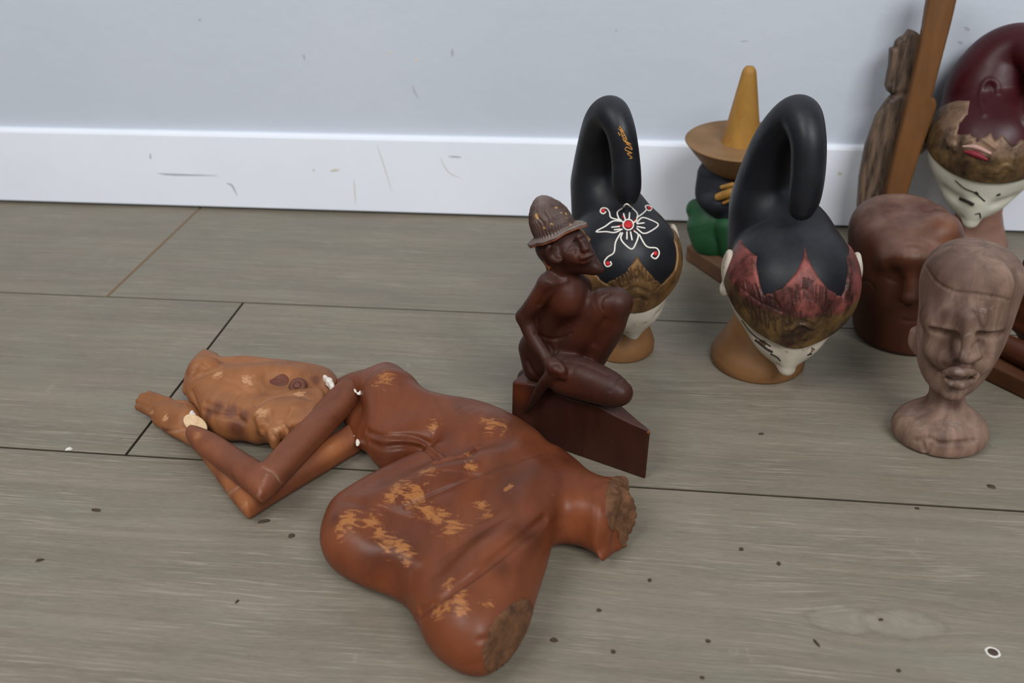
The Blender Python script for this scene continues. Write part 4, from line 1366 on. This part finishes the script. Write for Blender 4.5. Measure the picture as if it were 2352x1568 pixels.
# head with pink and gold crown
MATS_B = dict(face=M['face_paint'], ear=M['ear_paint'], hair=M['black_hair'], crown=M['crown_pink'], stand=M['stand_wood'])
hb = []
for i in range(6):
    hb.append([(1815 + 16 * i, 668 - 10 * (2.5 - abs(2.5 - i))), (1818 + 15 * i, 700 - 9 * (2.5 - abs(2.5 - i)))])
for i in range(6):
    hb.append([(1706 + 13 * i, 648 + 5 * i), (1712 + 13 * i, 668 + 7 * i)])
    hb.append([(1712 + 12 * i, 692 + 8 * i), (1718 + 12 * i, 716 + 8 * i)])
    hb.append([(1912 + 8 * i, 700 - 9 * i), (1906 + 8 * i, 722 - 9 * i)])
for i in range(5):
    hb.append([(1800 + 11 * i, 730 - 9 * (2 - abs(2 - i))), (1804 + 10 * i, 748 - 9 * (2 - abs(2 - i)))])
rb_, ib = puppet_head('black-haired puppet head with peeling pink and gold crown and plain looped lock', (1738, 826), (1817, 648), 147, math.radians(12), math.radians(15), 0.024,
    [(1765, 570, 92, -.75), (1755, 468, 76, -.98), (1766, 380, 60, -.92), (1792, 308, 51, -.68), (1834, 266, 48, -.34), (1855, 315, 41, .0), (1856, 390, 39, .15), (1848, 450, 37, .22), (1842, 476, 30, .25)],
    ([0, 10, 24, 38, 52, 72, 95, 130, 180], [.93, .80, .56, .40, .56, .70, .62, .4, .3], [-.42, -.41, -.36, -.30, -.20, -.06, .0, .0, .0]),
    MATS_B, dict(r=105, lip=0.008),
    dict(nose=(0, .92, -1.02), ear=.10, pink0=.02,
         crown_lines=[([(1808, 752), (1838, 737), (1870, 748)], .035, .03), ([(1820, 764), (1842, 753), (1864, 762)], .03, .025), ([(1815, 757), (1840, 745), (1866, 755)], -.02, .02),
                      ([(1770, 660), (1780, 690), (1795, 715)], .03, .025), ([(1930, 655), (1920, 690), (1902, 715)], .03, .025), ([(1795, 715), (1818, 690), (1846, 662), (1872, 690), (1896, 715)], .02, .02),
                      ([(1700, 660), (1740, 690), (1790, 714)], .02, .02), ([(1770, 740), (1800, 728), (1812, 740)], .02, .02), ([(1880, 740), (1890, 726), (1910, 730)], .02, .02)],
         hatch=hb,
         face_lines=[([(1704, 735), (1730, 768), (1770, 795)], 1.8), ([(1735, 780), (1760, 800), (1775, 808)], 3.0), ([(1770, 812), (1785, 820), (1792, 828)], 2.2), ([(1854, 815), (1864, 812)], 2.0), ([(1835, 790), (1838, 796)], 2.2)]))
# head with maroon hair against the wall
MATS_C = dict(face=M['clean_face'], ear=M['ear_paint'], hair=M['maroon_hair'], crown=M['crown_dull'], stand=M['stand_dark'])
rc, ic = puppet_head('maroon-haired puppet head with brown-gold crown and white face, standing against the wall', (2232, 562), (2270, 330), 132, math.radians(6), math.radians(22), 0.030,
    [(2268, 290, 108, -.30), (2272, 205, 92, -.42), (2300, 140, 72, -.45), (2350, 112, 56, -.30), (2400, 140, 50, .05), (2410, 210, 46, .30), (2390, 262, 40, .42)],
    ([0, 8, 20, 32, 46, 60, 90, 130, 180], [.66, .74, .60, .66, .58, .80, .86, .5, .4], [.02, .02, .02, .03, .04, .05, .05, .0, .0]),
    MATS_C, dict(r=72, lip=0.006),
    dict(nose=(0, .92, -1.02), ear=.05, ear_x=1.05, pink0=.30,
         hair_lines=[([(2292, 214), (2288, 192), (2272, 184), (2258, 200), (2254, 235), (2262, 262)], -.0014, .0026), ([(2282, 214), (2278, 200), (2270, 200), (2266, 225)], .0012, .004)],
         crown_lines=[([(2215, 328), (2250, 318), (2285, 340)], -.04, .03), ([(2180, 250), (2210, 245)], .03, .03), ([(2180, 300), (2205, 285)], .03, .03), ([(2290, 395), (2310, 380), (2330, 390)], -.04, .03),
                      ([(2180, 335), (2190, 330), (2192, 345)], -.05, .03)],
         face_lines=[([(2194, 414), (2215, 432), (2240, 443), (2262, 462)], 1.6), ([(2240, 440), (2246, 446)], 3), ([(2290, 448), (2298, 445)], 3), ([(2205, 455), (2222, 462), (2236, 470)], 4.5), ([(2240, 492), (2250, 490), (2252, 500)], 1.6)]))
# lens-shaped red and white ornament on the maroon head's crown
M['ornament_red'] = paint('crimson_paint', srgb(96, 20, 32), srgb(126, 36, 48), 0.4, srgb(170, 90, 90), 0.1)
M['ornament_white'] = paint('pinkish_white_paint', srgb(160, 112, 106), srgb(184, 150, 138), 0.4, srgb(200, 170, 160), 0.1)
for nm, px_, rr_, mt in (('red_crown_ornament', [(2216, 348), (2240, 354), (2266, 366)], [0.0010, 0.0030, 0.0014], M['ornament_red']), ('white_crown_ornament', [(2212, 336), (2242, 338), (2274, 352)], [0.0008, 0.0022, 0.0014], M['ornament_white'])):
    q = Sdf()
    jl = ic['crown'].hit(px_)
    q.add(f_chain(jl, rr_, 6))
    sdf_part(nm, q, jl.min(0) - .008, jl.max(0) + .008, 0.0005, mt, rc)

# ------------------------------------------------------------------ weathered bust on a round foot
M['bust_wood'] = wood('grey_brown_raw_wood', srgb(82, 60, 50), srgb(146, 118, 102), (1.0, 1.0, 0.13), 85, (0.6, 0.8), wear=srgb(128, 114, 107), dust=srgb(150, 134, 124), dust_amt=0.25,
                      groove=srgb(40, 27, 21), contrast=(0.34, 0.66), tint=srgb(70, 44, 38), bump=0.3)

def bust():
    base = G(2152, 1004)
    tocam = unit([-base[0], -base[1], 0])
    vr = np.cross(-tocam, [0, 0, 1.0])
    Fh = unit(tocam * math.cos(0.36) + vr * math.sin(0.36))
    Xr = np.cross(-Fh, [0, 0, 1.0])
    PM = VPlane(base, Fh)
    root = empty('wooden_bust', base, 'small weathered grey-brown wooden head with closed eyes on a round foot', 'bust')
    s = Sdf()
    def ch(pts, k=0.004, per=5, squash=None):
        P_ = [PM(u, v, o) for u, v, r, o in pts]
        s.add(f_chain(P_, [r * mpp(p) for p, (_, _, r, _) in zip(P_, pts)], per, squash), k)
    m = mpp(PM(2220, 750))
    # skull: tall, narrowing to the chin
    top = PM(2226, 652)
    up = unit(PM(2228, 600) - PM(2208, 800))
    ax = [Xr, Fh, np.cross(Xr, Fh)]
    s.add(f_chain([PM(2228, 652, -.006), PM(2222, 700, -.005), PM(2208, 760, -.002), PM(2194, 815, .003), PM(2190, 852, .008), PM(2189, 880, .012)], [102 * m, 101 * m, 95 * m, 82 * m, 62 * m, 36 * m], 10))
    s.add(f_chain([PM(2245, 634, .004), PM(2222, 640, -.022)], [90 * m, 90 * m], 3), 0.012)
    # flat top of the hair
    tp = PM(2226, 560)
    s.keep(f_plane(tp, unit(np.array([0, 0, 1.0]) + 0.10 * Fh)), 0.020)
    # brow plane, nose wedge, lips, chin, ear
    ch([(2160, 728, 44, .018), (2210, 720, 44, .024), (2262, 728, 44, .016)], 0.012)
    ch([(2226, 730, 15, .040), (2228, 780, 18, .043), (2228, 812, 20, .046)], 0.010)
    ch([(2206, 818, 10, .043), (2228, 822, 14, .050), (2249, 816, 10, .042)], 0.004)
    ch([(2160, 800, 34, .022), (2180, 820, 30, .026)], 0.012)
    ch([(2255, 800, 30, .022), (2250, 825, 24, .024)], 0.012)
    ch([(2168, 858, 8, .036), (2194, 852, 12, .043), (2208, 856, 10, .045), (2224, 852, 12, .043), (2242, 862, 8, .038)], 0.003)
    ch([(2174, 872, 8, .036), (2204, 884, 14, .042), (2236, 872, 8, .038)], 0.003)
    ch([(2186, 900, 20, .028), (2196, 904, 16, .030)], 0.010)
    ch([(2102, 762, 12, -.014), (2098, 785, 12, -.014), (2106, 806, 9, -.012)], 0.004)
    # neck and round foot
    ch([(2180, 880, 42, -.004), (2172, 925, 36, -.004), (2166, 965, 44, -.002)], 0.008)
    fz = unit([0, 0, 1.0])
    mb = mpp(base)
    s.add(f_ell(base + [0, 0, 0.008], [Xr, Fh, fz], (104 * mb, 88 * mb, 0.021)), 0.012)
    s.keep(f_plane((0, 0, 0.0003), (0, 0, -1)), 0.003)
    gl = []
    def gr(uv, a, wd, dark=True, per=5):
        l = s.line(uv, per)
        s.disp(l, a, wd)
        if dark:
            gl.append(l)
    gr([(2126, 610), (2150, 645), (2190, 668), (2240, 674), (2290, 682), (2318, 690)], 0.0009, 0.0010)
    for e in ([(2141, 756), (2160, 759), (2180, 762), (2196, 764)], [(2246, 767), (2262, 767), (2280, 767), (2298, 765)]):
        gr(e, 0.0052, 0.0016)
        gr([(u + 2, v + 7 - abs(i - 1.5) * 2) for i, (u, v) in enumerate(e)], 0.0028, 0.0022)
        gr([(u, v - 9) for u, v in e], -0.0010, 0.0020, False)
    gr([(2157, 856), (2180, 866), (2206, 869), (2228, 866), (2244, 864)], 0.0026, 0.0012)
    gr([(2198, 832), (2222, 840), (2250, 830)], 0.0020, 0.0018)
    gr([(2200, 770), (2194, 795), (2196, 822)], 0.0016, 0.0030, False)
    gr([(2246, 778), (2258, 800), (2262, 825)], 0.0012, 0.0026, False)
    gr([(2238, 712), (2252, 740), (2262, 765)], 0.0006, 0.0010)
    gr([(2222, 815), (2235, 795), (2245, 782)], 0.0005, 0.0008)
    gr([(2175, 895), (2205, 895), (2225, 885)], 0.0015, 0.0030, False)
    gr([(2108, 770), (2110, 790)], 0.0012, 0.0012)
    gr([(2105, 1012), (2135, 1006), (2160, 1018), (2200, 1016), (2240, 1012)], 0.0018, 0.0016)
    gr([(2118, 1015), (2124, 1035)], 0.0022, 0.0014)
    gr([(2140, 1020), (2128, 1045)], 0.0014, 0.0014)
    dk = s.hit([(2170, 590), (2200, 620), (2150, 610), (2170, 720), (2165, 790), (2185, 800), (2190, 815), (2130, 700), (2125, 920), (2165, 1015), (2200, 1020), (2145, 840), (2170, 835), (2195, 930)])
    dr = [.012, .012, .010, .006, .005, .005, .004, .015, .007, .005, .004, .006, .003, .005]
    wt = s.hit([(2280, 700), (2260, 710), (2165, 752), (2285, 756), (2212, 812), (2206, 852), (2210, 882), (2090, 955), (2110, 975), (2230, 980), (2200, 975), (2180, 880), (2225, 770)])
    wr = [.005, .005, .004, .004, .005, .004, .004, .006, .006, .006, .006, .003, .005]
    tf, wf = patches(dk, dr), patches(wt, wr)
    lo = base - [0.085, 0.075, 0.002]
    sdf_part('head_and_foot', s, (base[0] - .07, base[1] - .065, -.002), (base[0] + .075, base[1] + .06, .17), 0.0008, M['bust_wood'], root,
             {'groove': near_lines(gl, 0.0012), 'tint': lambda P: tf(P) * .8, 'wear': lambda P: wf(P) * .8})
bust()

# ------------------------------------------------------------------ big smooth red-brown head
M['red_wood'] = wood('smooth_red_brown_wood', srgb(54, 27, 16), srgb(84, 44, 27), (1.0, 1.0, 0.25), 24, (0.42, 0.55), dust=srgb(150, 122, 108), dust_amt=0.75, groove=srgb(44, 20, 14), contrast=(0.3, 0.7), tint=srgb(120, 66, 34))

def big_head():
    base = G(2076, 768)
    tocam = unit([-base[0], -base[1], 0])
    vr = np.cross(-tocam, [0, 0, 1.0])
    Fh = unit(tocam * math.cos(0.75) + vr * math.sin(0.75))
    Xr = np.cross(-Fh, [0, 0, 1.0])
    PM = VPlane(base, tocam)
    root = empty('wooden_sculpture', base, 'big smooth red-brown wooden head with a flat dusty top', 'sculpture')
    m = mpp(PM(2075, 640))
    s = Sdf()
    s.add(f_chain([PM(2076, 740, 0), PM(2074, 640, 0), PM(2076, 540, -.004), PM(2080, 480, -.006)], [112 * m, 117 * m, 119 * m, 117 * m], 10))
    # flat slanted top with a notch, flat bottom
    tn = unit([0, 0, 1.0] + 0.10 * tocam)
    s.keep(f_plane(PM(2082, 488, 0.0), tn), 0.024)
    s.keep(f_plane((0, 0, 0.0004), (0, 0, -1)), 0.006)
    # hair ridge at the front edge of the top, face: brow, nose, eye lines, cheek, lips, ear curl
    s.add(f_chain([PM(2160, 530, .010), PM(2164, 600, .012)], [32 * m, 28 * m], 3), 0.02)
    s.add(f_chain([PM(2092, 600, .044), PM(2092, 660, .048), PM(2090, 684, .050)], [10 * m, 13 * m, 16 * m], 5), 0.012)
    s.add(f_chain([PM(2040, 600, .040), PM(2092, 590, .046), PM(2140, 600, .034)], [14 * m, 16 * m, 14 * m], 5), 0.012)
    gl = []
    for uv, a, wd in (([(2148, 462), (2138, 478), (2120, 486)], .0022, .003), ([(2068, 697), (2084, 702), (2100, 697)], .0014, .0014), ([(2040, 640), (2060, 648), (2076, 642)], .0012, .0016),
                      ([(2072, 735), (2096, 738), (2112, 732)], .0012, .0016), ([(1975, 650), (1988, 644), (2002, 652), (2008, 664)], .0008, .0012), ([(2050, 620), (2062, 660), (2056, 690)], .0010, .006)):
        l = s.line(uv, 5)
        s.disp(l, a, wd)
        gl.append(l)
    tp = s.hit([(2180, 520), (2170, 560)])  # orange light along the right edge, painted faintly into the wood tint
    sdf_part('head', s, base + [-.075, -.075, -.003], base + [.075, .085, .16], 0.0013, M['red_wood'], root, {'groove': near_lines(gl[1:5], .0012), 'tint': lambda P: patches(tp, [.014, .014])(P) * .5})
big_head()

# ------------------------------------------------------------------ sitting figure under a wide straw-coloured hat
M['hat_tan'] = wood('tan_painted_wood', srgb(114, 84, 52), srgb(148, 114, 76), (0.4, 0.4, 1), 30, (0.5, 0.65), dust=srgb(170, 140, 112), dust_amt=0.2)
M['cone_ochre'] = wood('ochre_painted_wood', srgb(130, 94, 40), srgb(176, 130, 62), (1, 1, 0.4), 34, (0.4, 0.55), dust=srgb(180, 150, 100), dust_amt=0.2)
M['poncho'] = paint('blue_black_paint', srgb(26, 28, 34), srgb(38, 40, 48), 0.5, srgb(90, 92, 100), 0.3)
M['green_paint'] = paint('bottle_green_paint', srgb(22, 62, 34), srgb(34, 84, 48), 0.42, srgb(90, 120, 100), 0.2)
M['brown_base'] = wood('brown_board', srgb(92, 64, 46), srgb(124, 90, 66), (0.4, 1, 1), 40, (0.5, 0.65), dust=srgb(150, 125, 105), dust_amt=0.2)

def hat_figure():
    base = G(1706, 606)
    tocam = unit([-base[0], -base[1], 0])
    PM = VPlane(base, tocam)
    root = empty('hat_figurine', base, 'figurine in green trousers and dark poncho under a wide tan pointed hat', 'figurine')
    # base board: long rounded slab, its near left edge runs towards the camera
    c1, c2 = G(1574, 597), G(1655, 652)
    e = unit(c2 - c1)
    nb = np.array([-e[1], e[0], 0])
    if nb[0] < 0:
        nb = -nb
    corners = [c1, c1 + e * 0.085, c1 + e * 0.085 + nb * 0.085, c1 + nb * 0.075 - e * 0.004]
    b = Sdf()
    th = 0.017
    b.add(f_extrude([p + [0, 0, th / 2] for p in corners], (0, 0, th / 2), (1, 0, 0), (0, 1, 0), th / 2, 0.002, smooth=False))
    cs = np.array(corners)
    sdf_part('base_board', b, cs.min(0) - [.005, .005, .002], cs.max(0) + [.005, .005, th + .004], 0.0012, M['brown_base'], root)
    def part(name, chains, mat, h=0.0012, zmin=None):
        s = Sdf()
        allp = []
        for pts, k in chains:
            P_ = [PM(u, v, o) for u, v, r, o in pts]
            R_ = [r * mpp(p) for p, (_, _, r, _) in zip(P_, pts)]
            s.add(f_chain(P_, R_, 6), k)
            allp += [np.concatenate([p - r, p + r]) for p, r in zip(P_, R_)]
        A = np.array(allp)
        if zmin is not None:
            s.keep(f_plane((0, 0, zmin), (0, 0, -1)), 0.001)
        return sdf_part(name, s, A[:, :3].min(0) - .004, A[:, 3:].max(0) + .004, h, mat, root), s
    part('trousers', [([(1622, 520, 44, .002), (1628, 556, 36, .010), (1640, 575, 22, .014)], 0), ([(1640, 505, 44, .000), (1690, 500, 52, -.002), (1740, 510, 48, .000)], .006),
                      ([(1668, 520, 26, .018), (1674, 560, 22, .022), (1680, 600, 20, .022)], .004), ([(1600, 480, 24, -.004), (1620, 490, 30, 0)], .004)], M['green_paint'], zmin=th - 0.001)
    part('poncho', [([(1660, 395, 52, -.002), (1668, 440, 62, -.002), (1680, 470, 58, -.002)], 0), ([(1626, 400, 24, .008), (1622, 450, 24, .012), (1650, 468, 22, .022)], .006)], M['poncho'])
    h_, hs_ = part('hand', [([(1650, 452, 9, .030), (1680, 442, 12, .032), (1700, 440, 12, .030)], 0), ([(1658, 430, 5, .032), (1682, 424, 6, .033)], .001), ([(1662, 466, 4, .031), (1686, 455, 5, .033)], .001)], M['cone_ochre'], 0.0008)
    bc = PM(1703, 322)
    mm = mpp(bc)
    R = 128 * mm
    tilt = unit([0, 0, 1.0] + 0.05 * tocam)
    ax1 = unit(np.cross(tilt, tocam)); ax2 = np.cross(tilt, ax1)
    def rev(name, prof, mat):
        seg = 56
        V, Q = [], []
        k = len(prof)
        for i in range(seg):
            a = 2 * math.pi * i / seg
            for r, z in prof:
                V.append(bc + r * R * (math.cos(a) * ax1 + math.sin(a) * ax2) + z * R * tilt)
        for i in range(seg):
            j = (i + 1) % seg
            for t in range(k - 1):
                Q.append((i * k + t, j * k + t, j * k + t + 1, i * k + t + 1))
        return link_mesh(name, V, Q, mat, root, base=base)
    rev('hat_brim', [(0.0, -.62), (.42, -.60), (.62, -.46), (.86, -.18), (.985, -.02), (1.0, .0), (.985, .015), (.8, -.02), (.5, -.03), (.0, -.03)], M['hat_tan'])
    rev('hat_cone', [(.355, -.05), (.34, .0), (.29, .28), (.20, .80), (.125, 1.22), (.11, 1.27), (.075, 1.32), (.0, 1.335)], M['cone_ochre'])
hat_figure()

# ------------------------------------------------------------------ things leaning at the wall
M['stick_wood'] = wood('varnished_orange_wood', srgb(88, 56, 28), srgb(116, 77, 42), (1.0, 1.0, 0.12), 46, (0.35, 0.5), dust=srgb(180, 140, 100), dust_amt=0.1, wear=srgb(92, 56, 26))
n = NT('dark_striped_wood')
stp = n.noise(190, n.mapping((1, 1, 0.05), (0, -0.2, 0)), 4, 0.65, 0.3)
M['striped'] = n.out(n.mix(n.ramp(stp, 0.38, 0.62), srgb(54, 43, 35), srgb(104, 84, 68)), 0.55, n.bump(stp, 0.4, 0.0008))

def leaning(name, label, cat, foot, top_y, out, thick, rnd, mat, split=None, grooves=(), zlow=0.0):
    """flat carved board whose outline was read off the photograph; stands on the floor, leans back"""
    p0 = G(*foot)
    p1 = np.array([p0[0], top_y, 0.5])
    up = unit(p1 - p0)
    ex = np.array([1.0, 0, 0])
    nrm = np.cross(ex, up)          # towards the camera is -y
    if nrm[1] > 0:
        nrm = -nrm
    s = Sdf()
    poly = [on_plane(u, v, p0, nrm) for u, v in out]
    s.add(f_extrude(poly, p0 - nrm * thick / 2, ex, up, thick / 2, rnd, smooth=False))
    s.keep(f_plane((0, 0, 0.0004), (0, 0, -1)), 0.001)
    for uv, a, wd in grooves:
        s.disp(s.line(uv, 3), a, wd)
    P_ = np.array(poly)
    root = empty(name, p0, label, cat)
    return root, s, P_, nrm, up

root, s, P_, nrm, up = leaning('wooden_paddle', 'long varnished orange-brown wooden paddle leaning on the wall', 'paddle', (2032, 600), WALL_Y - 0.012,
    [(2142, -60), (2212, -60), (2190, 40), (2142, 224), (2150, 228), (2153, 238), (2152, 250), (2112, 360), (2090, 432), (2062, 540), (2052, 600), (2018, 600), (2040, 430), (2066, 320), (2092, 210), (2115, 110)], 0.012, 0.0025, M['stick_wood'])
sdf_part('blade_and_shaft', s, P_.min(0) - [.01, .025, .002], P_.max(0) + [.01, .025, .01], 0.0014, M['stick_wood'], root)
root, s, P_, nrm, up = leaning('wooden_hand', 'dark striped wooden hand with stepped fingers beside the orange paddle', 'wood carving', (2015, 578), WALL_Y - 0.002,
    [(2037, 200), (2040, 180), (2046, 150), (2048, 112), (2058, 110), (2061, 97), (2070, 88), (2080, 84), (2092, 68), (2104, 72), (2118, 82), (2126, 120), (2118, 200), (2112, 260), (2100, 380), (2080, 480), (2060, 578), (1972, 578), (1972, 480), (1977, 410),
     (1990, 340), (2015, 270), (2040, 232), (2052, 220), (2042, 212)], 0.014, 0.004, M['striped'],
    grooves=[([(2060, 108), (2054, 150), (2048, 190)], .0015, .0015), ([(2080, 86), (2072, 140), (2062, 200)], .0015, .0015), ([(2052, 222), (2075, 215), (2095, 218)], .0018, .003)])
sdf_part('hand_and_sleeve', s, P_.min(0) - [.01, .025, .002], P_.max(0) + [.01, .025, .01], 0.0014, M['striped'], root)

# ------------------------------------------------------------------ ridged carving on a board at the right
M['ridge_wood'] = wood('glossy_chestnut_wood', srgb(58, 28, 17), srgb(96, 52, 31), (0.3, 1, 1), 36, (0.25, 0.42), dust=srgb(150, 110, 90), dust_amt=0.2)
M['board_wood'] = wood('chestnut_board', srgb(60, 35, 18), srgb(90, 53, 28), (0.3, 1, 1), 30, (0.5, 0.65), dust=srgb(150, 110, 90), dust_amt=0.15)

def ridged():
    c1, c2 = G(2250, 868), G(2352, 918)
    e = unit(c2 - c1)
    nb = np.array([-e[1], e[0], 0.0])
    if nb[1] < 0:
        nb = -nb
    th = 0.016
    corners = [c1, c1 + e * 0.16, c1 + e * 0.16 + nb * 0.075, c1 + nb * 0.075]
    ctr = np.mean(corners, 0)
    root = empty('ridged_carving', ctr, 'glossy chestnut carving with stacked rounded ridges on a thick board', 'wood carving')
    b = Sdf()
    b.add(f_extrude([p + [0, 0, th / 2] for p in corners], (0, 0, th / 2), (1, 0, 0), (0, 1, 0), th / 2, 0.002, smooth=False))
    cs = np.array(corners)
    sdf_part('board', b, cs.min(0) - [.005, .005, .002], cs.max(0) + [.005, .005, th + .004], 0.0014, M['board_wood'], root)
    s = Sdf()
    mid = c1 + e * 0.036 + nb * 0.043
    for i in range(6):
        z = 0.040 + i * 0.0135
        w_ = 0.050 - 0.0035 * abs(i - 2)
        s.add(f_chain([mid - e * w_ + [0, 0, z - .004], mid - nb * 0.006 + [0, 0, z], mid + e * w_ + [0, 0, z - .004]], [0.0062, 0.0085, 0.0062], 4), 0.0015)
    s.add(f_chain([mid - e * 0.05 - nb * 0.02 + [0, 0, .024], mid - nb * 0.024 + [0, 0, .026], mid + e * 0.05 - nb * .02 + [0, 0, .024]], [0.009, 0.0105, 0.009], 5), 0.002)
    s.add(f_ell(mid + [0, 0, .062], [e, nb, np.array([0, 0, 1.0])], (0.050, 0.014, 0.052)), 0.003)
    s.add(f_chain([mid + [0, 0, .012], mid + [0, 0, .10]], [0.020, 0.012], 3), 0.006)
    s.keep(f_plane((0, 0, th - 0.0005), (0, 0, -1)), 0.001)
    sdf_part('ridges', s, mid - [.075, .06, mid[2] - th + .003], mid + [.075, .06, .13], 0.0012, M['ridge_wood'], root)
ridged()

# ------------------------------------------------------------------ bits on the floor
M['crumb'] = paint('dark_dirt_crumb', srgb(52, 42, 34), srgb(84, 70, 58), 0.8, srgb(100, 90, 80), 0.2)
M['white_chip'] = paint('white_paint_chip', srgb(225, 222, 216), srgb(205, 200, 194), 0.6, srgb(200, 200, 196), 0.1)
rng = random.Random(4)
def chip(u, v, lx, ly, ang, mat, name, label, cat, group):
    c = G(u, v)
    m = mpp(c)
    V = []
    k = 7
    for z, sc in ((0.0001, 1.0), (0.0012, 0.75)):
        for i in range(k):
            a = 2 * math.pi * i / k
            rr = 1 + rng.uniform(-.25, .25)
            x, y = lx * m * rr * sc * math.cos(a), ly * m * rr * sc * math.sin(a)
            V.append((c[0] + x * math.cos(ang) - y * math.sin(ang), c[1] + x * math.sin(ang) + y * math.cos(ang), z))
    Q = [tuple(range(k))[::-1], tuple(range(k, 2 * k))] + [(i, (i + 1) % k, k + (i + 1) % k, k + i) for i in range(k)]
    o = link_mesh(name, V, Q, mat, None, base=c, smooth=False)
    return tag(o, label, cat, group)
for u, v, lx, ly, a in ((220, 1172, 14, 4, 0.0), (608, 1198, 15, 5, 0.35), (670, 1231, 8, 6, 0.3), (92, 1287, 10, 4, 0.3), (1492, 1333, 5, 5, 0), (1788, 1295, 5, 5, 0), (1703, 1262, 6, 5, 0.8), (1376, 1402, 6, 5, 0), (1408, 1497, 5, 6, 1),
                        (1626, 1473, 6, 5, 0), (1272, 1471, 9, 6, 0), (2276, 1118, 10, 5, -.3), (2106, 1168, 5, 3, 0), (2064, 1541, 5, 4, 0), (1613, 1557, 4, 5, 1), (2023, 1424, 5, 3, 0), (1748, 997, 6, 3, 0.2), (1875, 1477, 3, 12, .5), (545, 1382, 2, 6, -.4)):
    chip(u, v, lx, ly, a, M['crumb'], 'dirt_crumb', 'tiny dark crumb of dirt lying on the grey plank floor', 'crumb', 'dark crumbs on the floor')
chip(158, 1032, 8, 5, .5, M['white_chip'], 'paint_chip', 'tiny white chip lying beside the floor seam', 'paint chip', None)
# drilled hole with a chipped white rim
c = G(2280, 1498)
m = mpp(c)
V, Q = [], []
k = 22
for r, z in ((16.5, 0.0002), (14.5, 0.0006), (12.0, 0.0004)):
    for i in range(k):
        a = 2 * math.pi * i / k
        rr = r * (1 + (rng.uniform(-.05, .07) if r > 13 else 0))
        V.append((c[0] + rr * m * math.cos(a), c[1] + rr * m * 0.92 * math.sin(a), z))
for t in range(2):
    for i in range(k):
        j = (i + 1) % k
        Q.append((t * k + i, t * k + j, (t + 1) * k + j, (t + 1) * k + i))
plug = empty('floor_plug', c, 'round brown plug with chipped white rim set in a floor plank', 'floor plug')
link_mesh('rim', V, Q, M['white_chip'], plug, base=c, smooth=False)
V = [(c[0] + 12.2 * m * math.cos(2 * math.pi * i / k), c[1] + 11.3 * m * math.sin(2 * math.pi * i / k), z) for z in (0.00005, 0.00035) for i in range(k)]
link_mesh('plug', V, [tuple(range(k))[::-1], tuple(range(k, 2 * k))] + [(i, (i + 1) % k, k + (i + 1) % k, k + i) for i in range(k)], M['crumb'], plug, base=c, smooth=False)
